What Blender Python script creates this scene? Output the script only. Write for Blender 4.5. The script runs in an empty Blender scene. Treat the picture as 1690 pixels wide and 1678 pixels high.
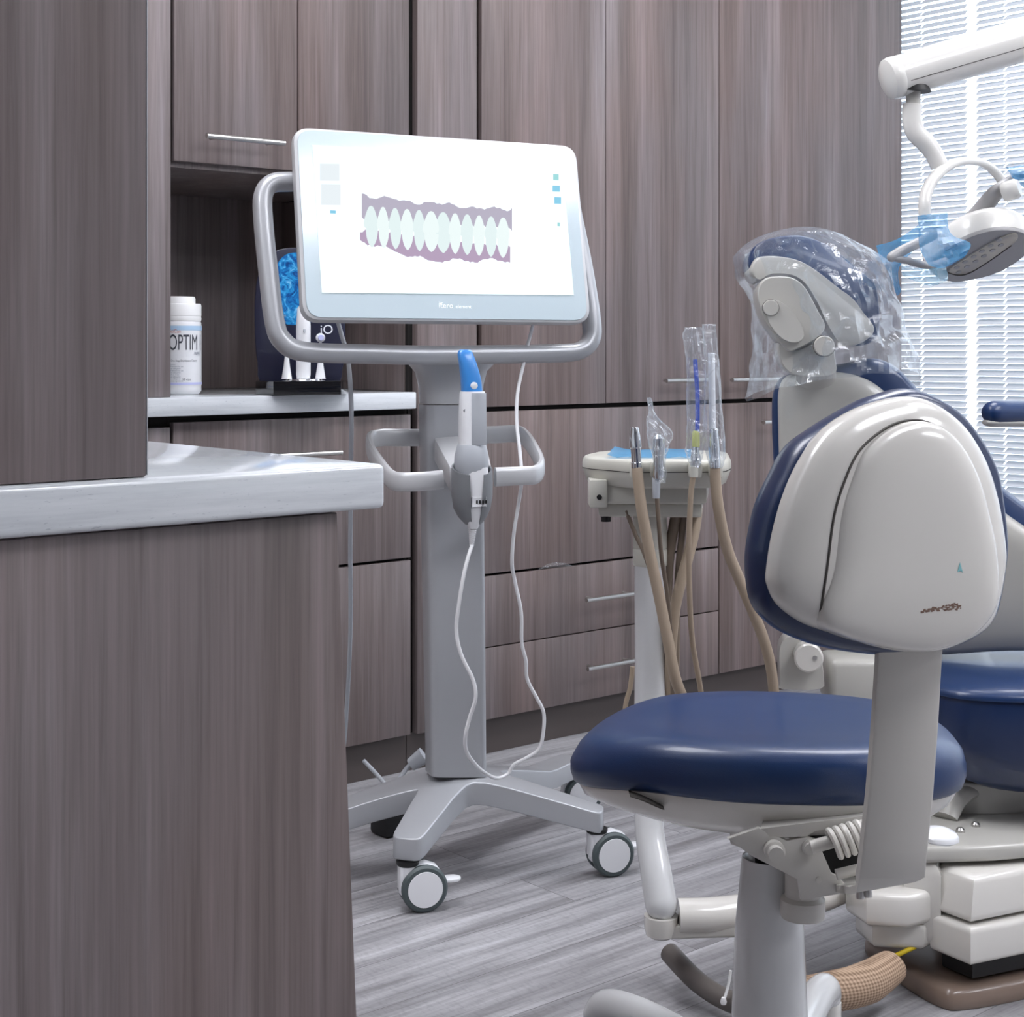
import bpy, bmesh, math, random
from mathutils import Vector, Matrix, noise
random.seed(7)
PI = math.pi
F, CX, HY, H = 2590.0, 845.0, 572.0, 1.02
S_, C_ = 0.6467, 0.7628
V = Vector
COL = bpy.context.scene.collection

def C(r, D, z): return V((D*S_+r*C_, D*C_-r*S_, z))
def P(px, py, D): return C((px-CX)/F*D, D, H+(HY-py)/F*D)
EYE = V((0, 0, H))
def on_plane(px, py, p0, n):
    d = P(px, py, 1.0)-EYE
    return EYE+d*((p0-EYE).dot(n)/d.dot(n))
def dirC(r, D, z=0): return C(r, D, z)
YB = 3.02
def XB(px, Y=YB):
    a = (px-CX)/F; D = Y/(C_-S_*a); return D*(S_+C_*a)
def ZB(px, py, Y=YB):
    a = (px-CX)/F; D = Y/(C_-S_*a); return H+D*(HY-py)/F
UP = V((0, 0, 1))

# ------------------------------------------------------------ materials
MATS = {}
def new_mat(name):
    m = bpy.data.materials.new(name); m.use_nodes = True
    nt = m.node_tree; b = nt.nodes['Principled BSDF']; MATS[name] = m
    return m, nt, b
def hexc(r, g, b):
    f = lambda c: (c/255/12.92) if c/255 <= .04045 else ((c/255+.055)/1.055)**2.4
    return (f(r), f(g), f(b), 1)
def plain(name, rgb, rough=.5, metal=0, coat=0, bump=0, bscale=200, **kw):
    m, nt, b = new_mat(name)
    b.inputs['Base Color'].default_value = hexc(*rgb)
    b.inputs['Roughness'].default_value = rough; b.inputs['Metallic'].default_value = metal
    b.inputs['Coat Weight'].default_value = coat
    b.inputs['Coat Roughness'].default_value = .08
    for k, v in kw.items(): b.inputs[k.replace('_', ' ')].default_value = v
    n = nt.nodes.new('ShaderNodeTexNoise'); n.inputs['Scale'].default_value = bscale
    g = nt.nodes.new('ShaderNodeNewGeometry'); nt.links.new(g.outputs['Position'], n.inputs['Vector'])
    if bump:
        bp = nt.nodes.new('ShaderNodeBump'); bp.inputs['Strength'].default_value = bump; bp.inputs['Distance'].default_value = .001
        nt.links.new(n.outputs['Fac'], bp.inputs['Height']); nt.links.new(bp.outputs['Normal'], b.inputs['Normal'])
    return m
def ramp(nt, stops):
    r = nt.nodes.new('ShaderNodeValToRGB'); e = r.color_ramp.elements
    while len(e) < len(stops): e.new(.5)
    for i, (p, c) in enumerate(stops): e[i].position = p; e[i].color = c
    return r
def stretched(nt, scale, det=4, nscale=1.0, rough=.6):
    g = nt.nodes.new('ShaderNodeNewGeometry'); mp = nt.nodes.new('ShaderNodeMapping')
    mp.inputs['Scale'].default_value = scale; nt.links.new(g.outputs['Position'], mp.inputs['Vector'])
    n = nt.nodes.new('ShaderNodeTexNoise'); n.inputs['Scale'].default_value = nscale
    n.inputs['Detail'].default_value = det; n.inputs['Roughness'].default_value = rough
    nt.links.new(mp.outputs['Vector'], n.inputs['Vector']); return n
def mixc(nt, a, b, fac, mode='MIX'):
    m = nt.nodes.new('ShaderNodeMix'); m.data_type = 'RGBA'; m.blend_type = mode
    for s, v in ((0, fac), (6, a), (7, b)):
        if hasattr(v, 'links') or hasattr(v, 'is_linked'): nt.links.new(v, m.inputs[s])
        else: m.inputs[s].default_value = v
    return m.outputs[2]
def wood(name, tint=(1, 1, 1), shift=0.0):
    m, nt, b = new_mat(name)
    t = lambda r, g, bb: hexc(r*tint[0], g*tint[1], bb*tint[2])
    n1 = stretched(nt, (13, 13, .4), 5, 1.0, .68); n2 = stretched(nt, (75, 75, 1.5), 6, 1.0, .75); n3 = stretched(nt, (260, 260, 5), 3, 1.0)
    n4 = stretched(nt, (3, 3, .8), 2, 1.3)
    r1 = ramp(nt, [(.26, t(94, 85, 84)), (.42, t(119, 109, 107)), (.55, t(133, 123, 122)), (.74, t(160, 152, 154))])
    nt.links.new(n1.outputs['Fac'], r1.inputs['Fac'])
    r2 = ramp(nt, [(.3, (.62, .60, .59, 1)), (.48, (.98, .98, .98, 1)), (.70, (1.22, 1.21, 1.23, 1))])
    nt.links.new(n2.outputs['Fac'], r2.inputs['Fac'])
    c = mixc(nt, r1.outputs['Color'], r2.outputs['Color'], .85, 'MULTIPLY')
    r3 = ramp(nt, [(.35, (.86, .85, .84, 1)), (.6, (1.05, 1.05, 1.05, 1))]); nt.links.new(n3.outputs['Fac'], r3.inputs['Fac'])
    c = mixc(nt, c, r3.outputs['Color'], .7, 'MULTIPLY')
    r4 = ramp(nt, [(.4, (1.02, .97, .95, 1)), (.6, (.97, 1.0, 1.03, 1))]); nt.links.new(n4.outputs['Fac'], r4.inputs['Fac'])
    c = mixc(nt, c, r4.outputs['Color'], 1.0, 'MULTIPLY')
    nt.links.new(c, b.inputs['Base Color']); b.inputs['Roughness'].default_value = .42
    bp = nt.nodes.new('ShaderNodeBump'); bp.inputs['Strength'].default_value = .12; bp.inputs['Distance'].default_value = .0006
    nt.links.new(n3.outputs['Fac'], bp.inputs['Height']); nt.links.new(bp.outputs['Normal'], b.inputs['Normal'])
    return m
def emis(name, rgb, st):
    m, nt, b = new_mat(name); b.inputs['Base Color'].default_value = (0, 0, 0, 1)
    b.inputs['Emission Color'].default_value = hexc(*rgb); b.inputs['Emission Strength'].default_value = st
    b.inputs['Specular IOR Level'].default_value = 0.2
    return m
def film(name, rgb, alpha, rough=.12, bump=.6, bscale=45, gloss=.5, crease=.5):
    """thin clear plastic film: transparent, a little cloudy, with glossy creases"""
    m, nt, b = new_mat(name); nt.nodes.remove(b)
    out = nt.nodes['Material Output']
    tr = nt.nodes.new('ShaderNodeBsdfTransparent'); tr.inputs['Color'].default_value = (.97, .98, .99, 1)
    df = nt.nodes.new('ShaderNodeBsdfDiffuse'); df.inputs['Color'].default_value = hexc(*rgb)
    tl = nt.nodes.new('ShaderNodeBsdfTranslucent'); tl.inputs['Color'].default_value = hexc(*rgb)
    gl = nt.nodes.new('ShaderNodeBsdfGlossy'); gl.inputs['Roughness'].default_value = rough; gl.inputs['Color'].default_value = (1, 1, 1, 1)
    n = nt.nodes.new('ShaderNodeTexNoise'); n.inputs['Scale'].default_value = bscale; n.inputs['Detail'].default_value = 5; n.inputs['Distortion'].default_value = 1.2
    vo = nt.nodes.new('ShaderNodeTexVoronoi'); vo.feature = 'DISTANCE_TO_EDGE'; vo.inputs['Scale'].default_value = bscale*.35
    g = nt.nodes.new('ShaderNodeNewGeometry')
    n0 = nt.nodes.new('ShaderNodeTexNoise'); n0.inputs['Scale'].default_value = 14; nt.links.new(g.outputs['Position'], n0.inputs['Vector'])
    wv = nt.nodes.new('ShaderNodeVectorMath'); wv.operation = 'MULTIPLY_ADD'
    nt.links.new(n0.outputs['Color'], wv.inputs[0]); wv.inputs[1].default_value = (.12, .12, .12); nt.links.new(g.outputs['Position'], wv.inputs[2])
    nt.links.new(g.outputs['Position'], n.inputs['Vector']); nt.links.new(wv.outputs[0], vo.inputs['Vector'])
    bp = nt.nodes.new('ShaderNodeBump'); bp.inputs['Strength'].default_value = bump; bp.inputs['Distance'].default_value = .006
    nt.links.new(n.outputs['Fac'], bp.inputs['Height'])
    for s in (df, gl): nt.links.new(bp.outputs['Normal'], s.inputs['Normal'])
    a1 = nt.nodes.new('ShaderNodeMixShader'); a1.inputs[0].default_value = .5
    nt.links.new(df.outputs[0], a1.inputs[1]); nt.links.new(tl.outputs[0], a1.inputs[2])
    cr = ramp(nt, [(0, (1, 1, 1, 1)), (.035, (0, 0, 0, 1))]); nt.links.new(vo.outputs['Distance'], cr.inputs['Fac'])
    mu = nt.nodes.new('ShaderNodeMath'); mu.operation = 'MULTIPLY_ADD'; nt.links.new(cr.outputs['Color'], mu.inputs[0])
    mu.inputs[1].default_value = crease; mu.inputs[2].default_value = alpha
    a2 = nt.nodes.new('ShaderNodeMixShader'); nt.links.new(mu.outputs[0], a2.inputs[0])
    nt.links.new(tr.outputs[0], a2.inputs[1]); nt.links.new(a1.outputs[0], a2.inputs[2])
    fr = nt.nodes.new('ShaderNodeLayerWeight'); fr.inputs['Blend'].default_value = .35; nt.links.new(bp.outputs['Normal'], fr.inputs['Normal'])
    mg = nt.nodes.new('ShaderNodeMath'); mg.operation = 'MULTIPLY'; mg.inputs[1].default_value = gloss; nt.links.new(fr.outputs['Facing'], mg.inputs[0])
    a3 = nt.nodes.new('ShaderNodeMixShader'); nt.links.new(mg.outputs[0], a3.inputs[0])
    nt.links.new(a2.outputs[0], a3.inputs[1]); nt.links.new(gl.outputs[0], a3.inputs[2])
    nt.links.new(a3.outputs[0], out.inputs['Surface'])
    return m

wood('wood', (.905, .885, .875))
plain('dark_gap', (20, 16, 15), .9)
plain('toe_kick', (78, 70, 68), .5)
plain('white_wall', (225, 226, 228), .8, bump=.1)
plain('front_wall', (150, 150, 154), .8, bump=.1)
plain('ceiling_white', (240, 240, 240), .9, bump=.2)
plain('steel', (205, 203, 200), .28, 1)
plain('chrome', (225, 227, 230), .12, 1)
plain('cart_silver', (178, 180, 184), .36, .3, coat=.25)
plain('cart_silver_light', (198, 199, 201), .36, .2, coat=.25)
plain('cradle_grey', (128, 130, 134), .42, .2)
plain('ivory', (215, 212, 206), .22, 0, coat=.6)
plain('ivory_metal', (198, 195, 189), .38, .05)
plain('chair_grey', (184, 182, 176), .3, 0, coat=.3)
plain('unit_grey', (200, 198, 188), .35, 0, coat=.25)
plain('column_white', (208, 209, 210), .2, 0, coat=.6)
plain('white_plastic', (232, 233, 236), .3, 0, coat=.3)
plain('soft_white', (238, 238, 238), .45)
plain('lamp_white', (226, 224, 219), .25, 0, coat=.4)
plain('lamp_grey', (168, 166, 166), .4)
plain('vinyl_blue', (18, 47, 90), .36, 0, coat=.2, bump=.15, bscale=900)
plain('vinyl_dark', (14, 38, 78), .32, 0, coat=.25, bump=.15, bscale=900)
plain('black_gloss', (10, 10, 14), .08, 0, coat=.8)
plain('black', (16, 16, 18), .5)
plain('rubber', (74, 84, 86), .45)
plain('cable_white', (226, 226, 228), .4)
plain('cable_grey', (176, 180, 186), .45)
plain('hose_tan', (163, 146, 127), .5, bump=.3, bscale=300)
plain('hose_dark', (122, 108, 94), .5, bump=.3, bscale=300)
plain('hose_grey', (98, 92, 88), .5)
plain('base_brown', (128, 110, 98), .28, coat=.3)
plain('blue_plastic', (52, 128, 200), .35, coat=.3)
plain('blue_straw', (24, 70, 190), .35)
plain('yellow', (218, 190, 30), .5)
plain('yellow_green', (196, 200, 120), .4)
plain('mark_brown', (120, 96, 84), .8)
plain('mark_teal', (130, 190, 196), .6)
plain('navy_card', (26, 28, 52), .35, coat=.5)
plain('bezel', (188, 203, 210), .16, 0, coat=.5)
plain('label_blue', (176, 205, 232), .5)
plain('label_violet', (196, 200, 240), .5)
plain('text_dark', (62, 66, 76), .6)
plain('text_red', (196, 120, 120), .6)
plain('text_grey', (150, 156, 168), .6)
plain('text_white', (235, 238, 244), .5)
plain('line_dark', (70, 66, 62), .6)
plain('lens_cell', (186, 180, 168), .3, coat=.5)
film('clear_film', (225, 238, 250), .10, .13, .8, 20, .5, .16)
film('clear_sleeve', (228, 240, 250), .09, .10, .8, 60, .7, .15)
film('blue_film', (70, 160, 212), .62, .25, .5, 60, .2, .1)
film('blue_film_pale', (150, 205, 232), .45, .2, .5, 60, .35, .2)
emis('screen_white', (240, 250, 253), 1.15)
emis('tooth', (236, 248, 247), 1.0)
emis('tooth_b', (226, 241, 241), 1.0)
emis('gum', (190, 184, 202), .9)
emis('gum_b', (190, 168, 196), .88)
emis('icon_teal', (160, 222, 224), .95)
emis('icon_blue', (140, 210, 238), .95)
emis('ui_grey', (232, 240, 244), 1.0)
emis('logo_white', (245, 248, 255), 1.3)
emis('panel_light', (248, 249, 255), 16)

def make_blue_hair():
    m, nt, b = new_mat('blue_picture')
    n = stretched(nt, (1, 1, 1), 6, 45, .65); n.inputs['Distortion'].default_value = 1.5
    r = ramp(nt, [(.3, hexc(8, 34, 84)), (.45, hexc(14, 90, 160)), (.58, hexc(40, 150, 210)), (.72, hexc(150, 205, 235))])
    nt.links.new(n.outputs['Fac'], r.inputs['Fac']); nt.links.new(r.outputs['Color'], b.inputs['Base Color'])
    b.inputs['Roughness'].default_value = .3
make_blue_hair()
def make_quartz():
    m, nt, b = new_mat('quartz')
    n = stretched(nt, (5, 5, 90), 5, 1.0, .65)
    r = ramp(nt, [(.3, hexc(200, 204, 209)), (.5, hexc(215, 219, 223)), (.7, hexc(226, 229, 233))])
    nt.links.new(n.outputs['Fac'], r.inputs['Fac'])
    n2 = stretched(nt, (60, 60, 260), 3, 2.0, .6)
    r2 = ramp(nt, [(.28, (.66, .68, .72, 1)), (.36, (1, 1, 1, 1))]); nt.links.new(n2.outputs['Fac'], r2.inputs['Fac'])
    c = mixc(nt, r.outputs['Color'], r2.outputs['Color'], .8, 'MULTIPLY')
    nt.links.new(c, b.inputs['Base Color']); b.inputs['Roughness'].default_value = .09
make_quartz()
def make_floor():
    m, nt, b = new_mat('floor_planks')
    g = nt.nodes.new('ShaderNodeNewGeometry')
    br = nt.nodes.new('ShaderNodeTexBrick'); br.inputs['Scale'].default_value = 1
    br.inputs['Brick Width'].default_value = 1.2; br.inputs['Row Height'].default_value = .152
    br.inputs['Mortar Size'].default_value = .0011; br.inputs['Mortar Smooth'].default_value = .3; br.offset = .37
    br.inputs['Color1'].default_value = (.25, .25, .25, 1); br.inputs['Color2'].default_value = (.85, .85, .85, 1)
    br.inputs['Mortar'].default_value = (0, 0, 0, 1); br.inputs['Bias'].default_value = 0
    nt.links.new(g.outputs['Position'], br.inputs['Vector'])
    # every plank gets its own stretch of grain
    sc = nt.nodes.new('ShaderNodeVectorMath'); sc.operation = 'MULTIPLY_ADD'
    nt.links.new(br.outputs['Color'], sc.inputs[0]); sc.inputs[1].default_value = (7, 3, 0); nt.links.new(g.outputs['Position'], sc.inputs[2])
    def st(scale, det, rough):
        mp = nt.nodes.new('ShaderNodeMapping'); mp.inputs['Scale'].default_value = scale; nt.links.new(sc.outputs[0], mp.inputs['Vector'])
        n = nt.nodes.new('ShaderNodeTexNoise'); n.inputs['Scale'].default_value = 1; n.inputs['Detail'].default_value = det; n.inputs['Roughness'].default_value = rough
        nt.links.new(mp.outputs['Vector'], n.inputs['Vector']); return n
    n1 = st((1.6, 22, 1), 5, .65); n2 = st((4, 110, 1), 4, .6); n3 = st((140, 45, 1), 3, .6)
    r1 = ramp(nt, [(.28, hexc(116, 114, 116)), (.43, hexc(144, 143, 146)), (.56, hexc(166, 165, 168)), (.74, hexc(192, 192, 196))])
    nt.links.new(n1.outputs['Fac'], r1.inputs['Fac'])
    r2 = ramp(nt, [(.32, (.74, .73, .73, 1)), (.55, (1, 1, 1, 1)), (.75, (1.12, 1.12, 1.12, 1))]); nt.links.new(n2.outputs['Fac'], r2.inputs['Fac'])
    c = mixc(nt, r1.outputs['Color'], r2.outputs['Color'], .8, 'MULTIPLY')
    r3 = ramp(nt, [(.38, (.86, .86, .86, 1)), (.5, (1, 1, 1, 1))]); nt.links.new(n3.outputs['Fac'], r3.inputs['Fac'])
    c = mixc(nt, c, r3.outputs['Color'], .9, 'MULTIPLY')
    pt = ramp(nt, [(0, (.35, .34, .34, 1)), (.05, (.86, .86, .86, 1)), (1, (1.08, 1.08, 1.08, 1))]); nt.links.new(br.outputs['Color'], pt.inputs['Fac'])
    c = mixc(nt, c, pt.outputs['Color'], 1, 'MULTIPLY')
    nt.links.new(c, b.inputs['Base Color']); b.inputs['Roughness'].default_value = .36
    bp = nt.nodes.new('ShaderNodeBump'); bp.inputs['Strength'].default_value = .25; bp.inputs['Distance'].default_value = .001
    nt.links.new(n2.outputs['Fac'], bp.inputs['Height']); nt.links.new(bp.outputs['Normal'], b.inputs['Normal'])
make_floor()
def make_braid():
    m, nt, b = new_mat('braid')
    g = nt.nodes.new('ShaderNodeNewGeometry')
    ck = nt.nodes.new('ShaderNodeTexWave'); ck.inputs['Scale'].default_value = 55; ck.inputs['Distortion'].default_value = 1
    ck2 = nt.nodes.new('ShaderNodeTexWave'); ck2.inputs['Scale'].default_value = 70; ck2.bands_direction = 'Z'
    nt.links.new(g.outputs['Position'], ck.inputs['Vector']); nt.links.new(g.outputs['Position'], ck2.inputs['Vector'])
    a = mixc(nt, ck.outputs['Color'], ck2.outputs['Color'], .5)
    r = ramp(nt, [(.2, hexc(128, 104, 84)), (.8, hexc(186, 160, 136))]); nt.links.new(a, r.inputs['Fac'])
    nt.links.new(r.outputs['Color'], b.inputs['Base Color']); b.inputs['Roughness'].default_value = .8
make_braid()
def make_slat():
    m, nt, b = new_mat('slat'); nt.nodes.remove(b)
    out = nt.nodes['Material Output']
    d = nt.nodes.new('ShaderNodeBsdfDiffuse'); d.inputs['Color'].default_value = (.66, .68, .71, 1)
    t = nt.nodes.new('ShaderNodeBsdfTranslucent'); t.inputs['Color'].default_value = (.62, .66, .72, 1)
    mx = nt.nodes.new('ShaderNodeMixShader'); mx.inputs[0].default_value = .22
    nt.links.new(d.outputs[0], mx.inputs[1]); nt.links.new(t.outputs[0], mx.inputs[2]); nt.links.new(mx.outputs[0], out.inputs['Surface'])
make_slat()
m_ = MATS['slat'].copy(); m_.name = 'slat_tape'; MATS['slat_tape'] = m_
for n_ in m_.node_tree.nodes:
    if n_.type == 'MIX_SHADER': n_.inputs[0].default_value = .65
def make_glass():
    m, nt, b = new_mat('glass'); nt.nodes.remove(b)
    out = nt.nodes['Material Output']
    t = nt.nodes.new('ShaderNodeBsdfTransparent'); t.inputs['Color'].default_value = (.96, .98, 1, 1)
    g = nt.nodes.new('ShaderNodeBsdfGlossy'); g.inputs['Roughness'].default_value = .02
    f = nt.nodes.new('ShaderNodeFresnel'); mx = nt.nodes.new('ShaderNodeMixShader')
    nt.links.new(f.outputs[0], mx.inputs[0]); nt.links.new(t.outputs[0], mx.inputs[1]); nt.links.new(g.outputs[0], mx.inputs[2]); nt.links.new(mx.outputs[0], out.inputs['Surface'])
make_glass()

# ------------------------------------------------------------ mesh helpers (all in room coordinates, metres)
def BM(): return bmesh.new()
def merge(dst, src):
    me = bpy.data.meshes.new('tmp'); src.to_mesh(me); src.free(); dst.from_mesh(me); bpy.data.meshes.remove(me)
def obox(b, c, ax, half, bev=0, seg=2):
    t = bmesh.new(); bmesh.ops.create_cube(t, size=2)
    for v in t.verts: v.co = c+ax[0]*(v.co.x*half[0])+ax[1]*(v.co.y*half[1])+ax[2]*(v.co.z*half[2])
    if bev: bmesh.ops.bevel(t, geom=t.edges[:], offset=bev, segments=seg, profile=.5, affect='EDGES')
    merge(b, t)
AX = (V((1, 0, 0)), V((0, 1, 0)), V((0, 0, 1)))
def box(b, lo, hi, bev=0, seg=2):
    lo, hi = V(lo), V(hi); obox(b, (lo+hi)/2, AX, (hi-lo)/2, bev, seg)
def prism(b, pts, off, bev=0, seg=2, taper=1.0):
    t = bmesh.new(); off = V(off); cen = sum((V(p) for p in pts), V())/len(pts)
    a = [t.verts.new(V(p)) for p in pts]; d = [t.verts.new(cen+(V(p)-cen)*taper+off) for p in pts]
    n = len(pts); fs = [t.faces.new(a), t.faces.new(d[::-1])]
    for i in range(n): t.faces.new((a[i], d[i], d[(i+1) % n], a[(i+1) % n]))
    bmesh.ops.recalc_face_normals(t, faces=t.faces[:])
    if bev:
        es = [e for e in t.edges if fs[0] in e.link_faces or fs[1] in e.link_faces]
        bmesh.ops.bevel(t, geom=es, offset=bev, segments=seg, profile=.5, affect='EDGES', clamp_overlap=True)
    merge(b, t)
def cat(pts, n=6, closed=False):
    pts = [V(p) for p in pts]; m = len(pts); out = []
    if m < 3 or n <= 1: return pts
    rng = m if closed else m-1
    for i in range(rng):
        if closed: p0, p1, p2, p3 = pts[i-1], pts[i], pts[(i+1) % m], pts[(i+2) % m]
        else: p0, p1, p2, p3 = pts[max(i-1, 0)], pts[i], pts[i+1], pts[min(i+2, m-1)]
        for k in range(n):
            s = k/n
            out.append(.5*((2*p1)+(p2-p0)*s+(2*p0-5*p1+4*p2-p3)*s*s+(3*p1-p0-3*p2+p3)*s**3))
    if not closed: out.append(pts[-1])
    return out
def loft(b, rings, cap0=True, cap1=True, closed=True):
    t = bmesh.new(); R = [[t.verts.new(p) for p in r] for r in rings]; n = len(R[0])
    for i in range(len(R)-1):
        for k in range(n if closed else n-1):
            q = (R[i][k], R[i][(k+1) % n], R[i+1][(k+1) % n], R[i+1][k])
            try: t.faces.new(q)
            except ValueError: pass
    if cap0 and closed: t.faces.new(R[0][::-1])
    if cap1 and closed: t.faces.new(R[-1])
    bmesh.ops.recalc_face_normals(t, faces=t.faces[:]); merge(b, t)
def tube(b, pts, r, seg=14, n=6, up=None, asp=1.0, closed=False, caps=True, sq=2.0, round_end=False):
    """sweep; r scalar or list (per control point); asp = height/width of the section; sq = superellipse power"""
    ctrl = [V(p) for p in pts]; path = cat(ctrl, n, closed); L = len(path)
    rs = r if isinstance(r, (list, tuple)) else [r]*len(ctrl)
    def rad(i):
        f = i/(L if closed else max(L-1, 1))*(len(ctrl) if closed else len(ctrl)-1)
        j = int(f); k = f-j; return rs[j % len(rs)]*(1-k)+rs[(j+1) % len(rs) if closed else min(j+1, len(rs)-1)]*k
    tang = []
    for i in range(L):
        a = path[(i-1) % L] if closed else path[max(i-1, 0)]; c = path[(i+1) % L] if closed else path[min(i+1, L-1)]
        tang.append((c-a).normalized())
    nrm = V(up).normalized() if up is not None else (UP if abs(tang[0].z) < .9 else V((1, 0, 0)))
    rings = []
    for i, p in enumerate(path):
        if up is not None: nrm = V(up)
        nn = nrm-tang[i]*nrm.dot(tang[i])
        if nn.length < 1e-4: nn = tang[i].orthogonal()
        nn.normalize(); nrm = nn; sd = tang[i].cross(nn); rr = rad(i); ring = []
        for k in range(seg):
            a = 2*PI*k/seg; ca, sa = math.cos(a), math.sin(a)
            ca = math.copysign(abs(ca)**(2/sq), ca); sa = math.copysign(abs(sa)**(2/sq), sa)
            ring.append(p+sd*(ca*rr)+nn*(sa*rr*asp))
        rings.append(ring)
    if closed: rings.append(rings[0]); loft(b, rings, False, False)
    else:
        if round_end:
            for end in (0, -1):
                c = path[end]; d = tang[end]*(-1 if end == 0 else 1); ext = []
                base = rings[end]; rr = rad(0 if end == 0 else L-1)
                for sc, of in ((.92, .38), (.7, .72), (.38, .93)):
                    ext.append([c+(q-c)*sc+d*rr*of for q in base])
                rings = (ext[::-1]+rings) if end == 0 else (rings+ext)
        loft(b, rings, caps, caps)
def lathe(b, o, prof, axis=UP, seg=28, caps=True):
    axis = V(axis).normalized(); u = axis.orthogonal().normalized(); w = axis.cross(u)
    loft(b, [[V(o)+axis*h+(u*math.cos(2*PI*k/seg)+w*math.sin(2*PI*k/seg))*max(r, 1e-4) for k in range(seg)] for r, h in prof], caps, caps)
def domed(b, pts, cen, n, rings, caps=True):
    cen = V(cen); loft(b, [[cen+(p-cen)*s+n*o for p in pts] for s, o in rings], caps, caps)
def strip(b, pts, off):  # ribbon sheet
    loft(b, [[V(p), V(p)+V(off)] for p in pts], False, False, closed=False)
def poly(b, pts):
    b.faces.new([b.verts.new(V(p)) for p in pts])

def thing(name, label, cat_, loc, group=None):
    o = bpy.data.objects.new(name, None); COL.objects.link(o); o.location = V(loc); o.empty_display_size = .05
    o['label'] = label; o['category'] = cat_
    if group: o['group'] = group
    return o
def obj(name, b, m, parent=None, label=None, cat_=None, group=None, kind=None, sharp=38, mats=None):
    bmesh.ops.remove_doubles(b, verts=b.verts[:], dist=1e-6)
    me = bpy.data.meshes.new(name)
    if parent is not None:
        root = parent
        while root.parent: root = root.parent
        off = V(root.location)
    else:
        xs = [v.co for v in b.verts]
        off = V(((min(c.x for c in xs)+max(c.x for c in xs))/2, (min(c.y for c in xs)+max(c.y for c in xs))/2, min(c.z for c in xs)))
    for v in b.verts: v.co -= off
    for f in b.faces: f.smooth = True
    b.to_mesh(me); b.free(); me.set_sharp_from_angle(angle=math.radians(sharp))
    me.materials.append(MATS[m])
    o = bpy.data.objects.new(name, me); COL.objects.link(o)
    if parent is not None: o.parent = parent
    else: o.location = off
    if label: o['label'] = label
    if cat_: o['category'] = cat_
    if group: o['group'] = group
    if kind: o['kind'] = kind
    global LAST
    LAST = o
    return o
def struct(name, b, m, parent=None):
    o = obj(name, b, m, parent)
    if parent is None: o['kind'] = 'structure'
    return o
def text(name, s, size, o, ux, uy, m, parent, align='LEFT', ext=.0002, wscale=1, spacing=1.0, label=None):
    cu = bpy.data.curves.new('t', 'FONT'); cu.body = s; cu.size = size; cu.align_x = align; cu.extrude = 0; cu.space_character = spacing
    cu.resolution_u = 3
    t = bpy.data.objects.new('t', cu); COL.objects.link(t)
    dg = bpy.context.evaluated_depsgraph_get(); me = bpy.data.meshes.new_from_object(t.evaluated_get(dg))
    b = bmesh.new(); b.from_mesh(me); bpy.data.objects.remove(t); bpy.data.meshes.remove(me)
    nn = ux.cross(uy).normalized()
    for v in b.verts: v.co = V(o)+ux*(v.co.x*wscale)+uy*v.co.y+nn*ext
    return obj(name, b, m, parent, label=label)

# ------------------------------------------------------------ room
RX0, RX1, RY0, RY1, RH = -3.2, 4.25, -3.0, 3.66, 2.75
b = BM(); box(b, (RX0, RY0, -.05), (RX1, RY1, 0)); struct('floor', b, 'floor_planks')
b = BM(); box(b, (RX0, RY0, RH), (RX1, RY1, RH+.05)); struct('ceiling', b, 'ceiling_white')
b = BM(); box(b, (RX0, RY1, 0), (RX1, RY1+.1, RH)); struct('wall_back', b, 'white_wall')
b = BM(); box(b, (RX0, RY0-.1, 0), (RX1, RY0, RH)); struct('wall_front', b, 'front_wall')
b = BM(); box(b, (RX0-.1, RY0, 0), (RX0, RY1, RH)); struct('wall_left', b, 'white_wall')
WY0, WY1, WZ0, WZ1 = .2, 3.2, .38, 2.35
b = BM()
box(b, (RX1, RY0, 0), (RX1+.12, WY0, RH)); box(b, (RX1, WY1, 0), (RX1+.12, RY1, RH))
box(b, (RX1, WY0, 0), (RX1+.12, WY1, WZ0)); box(b, (RX1, WY0, WZ1), (RX1+.12, WY1, RH))
struct('wall_right', b, 'white_wall')
b = BM()
for y0, y1 in ((WY0, WY0+.05), (WY1-.05, WY1)): box(b, (RX1+.06, y0, WZ0), (RX1+.11, y1, WZ1), .004)
for z0, z1 in ((WZ0, WZ0+.05), (WZ1-.05, WZ1)): box(b, (RX1+.06, WY0+.05, z0), (RX1+.11, WY1-.05, z1), .004)
w = struct('window_1', b, 'soft_white')
b = BM(); box(b, (RX1+.082, WY0+.05, WZ0+.05), (RX1+.086, WY1-.05, WZ1-.05)); struct('window_pane', b, 'glass', w)

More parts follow.
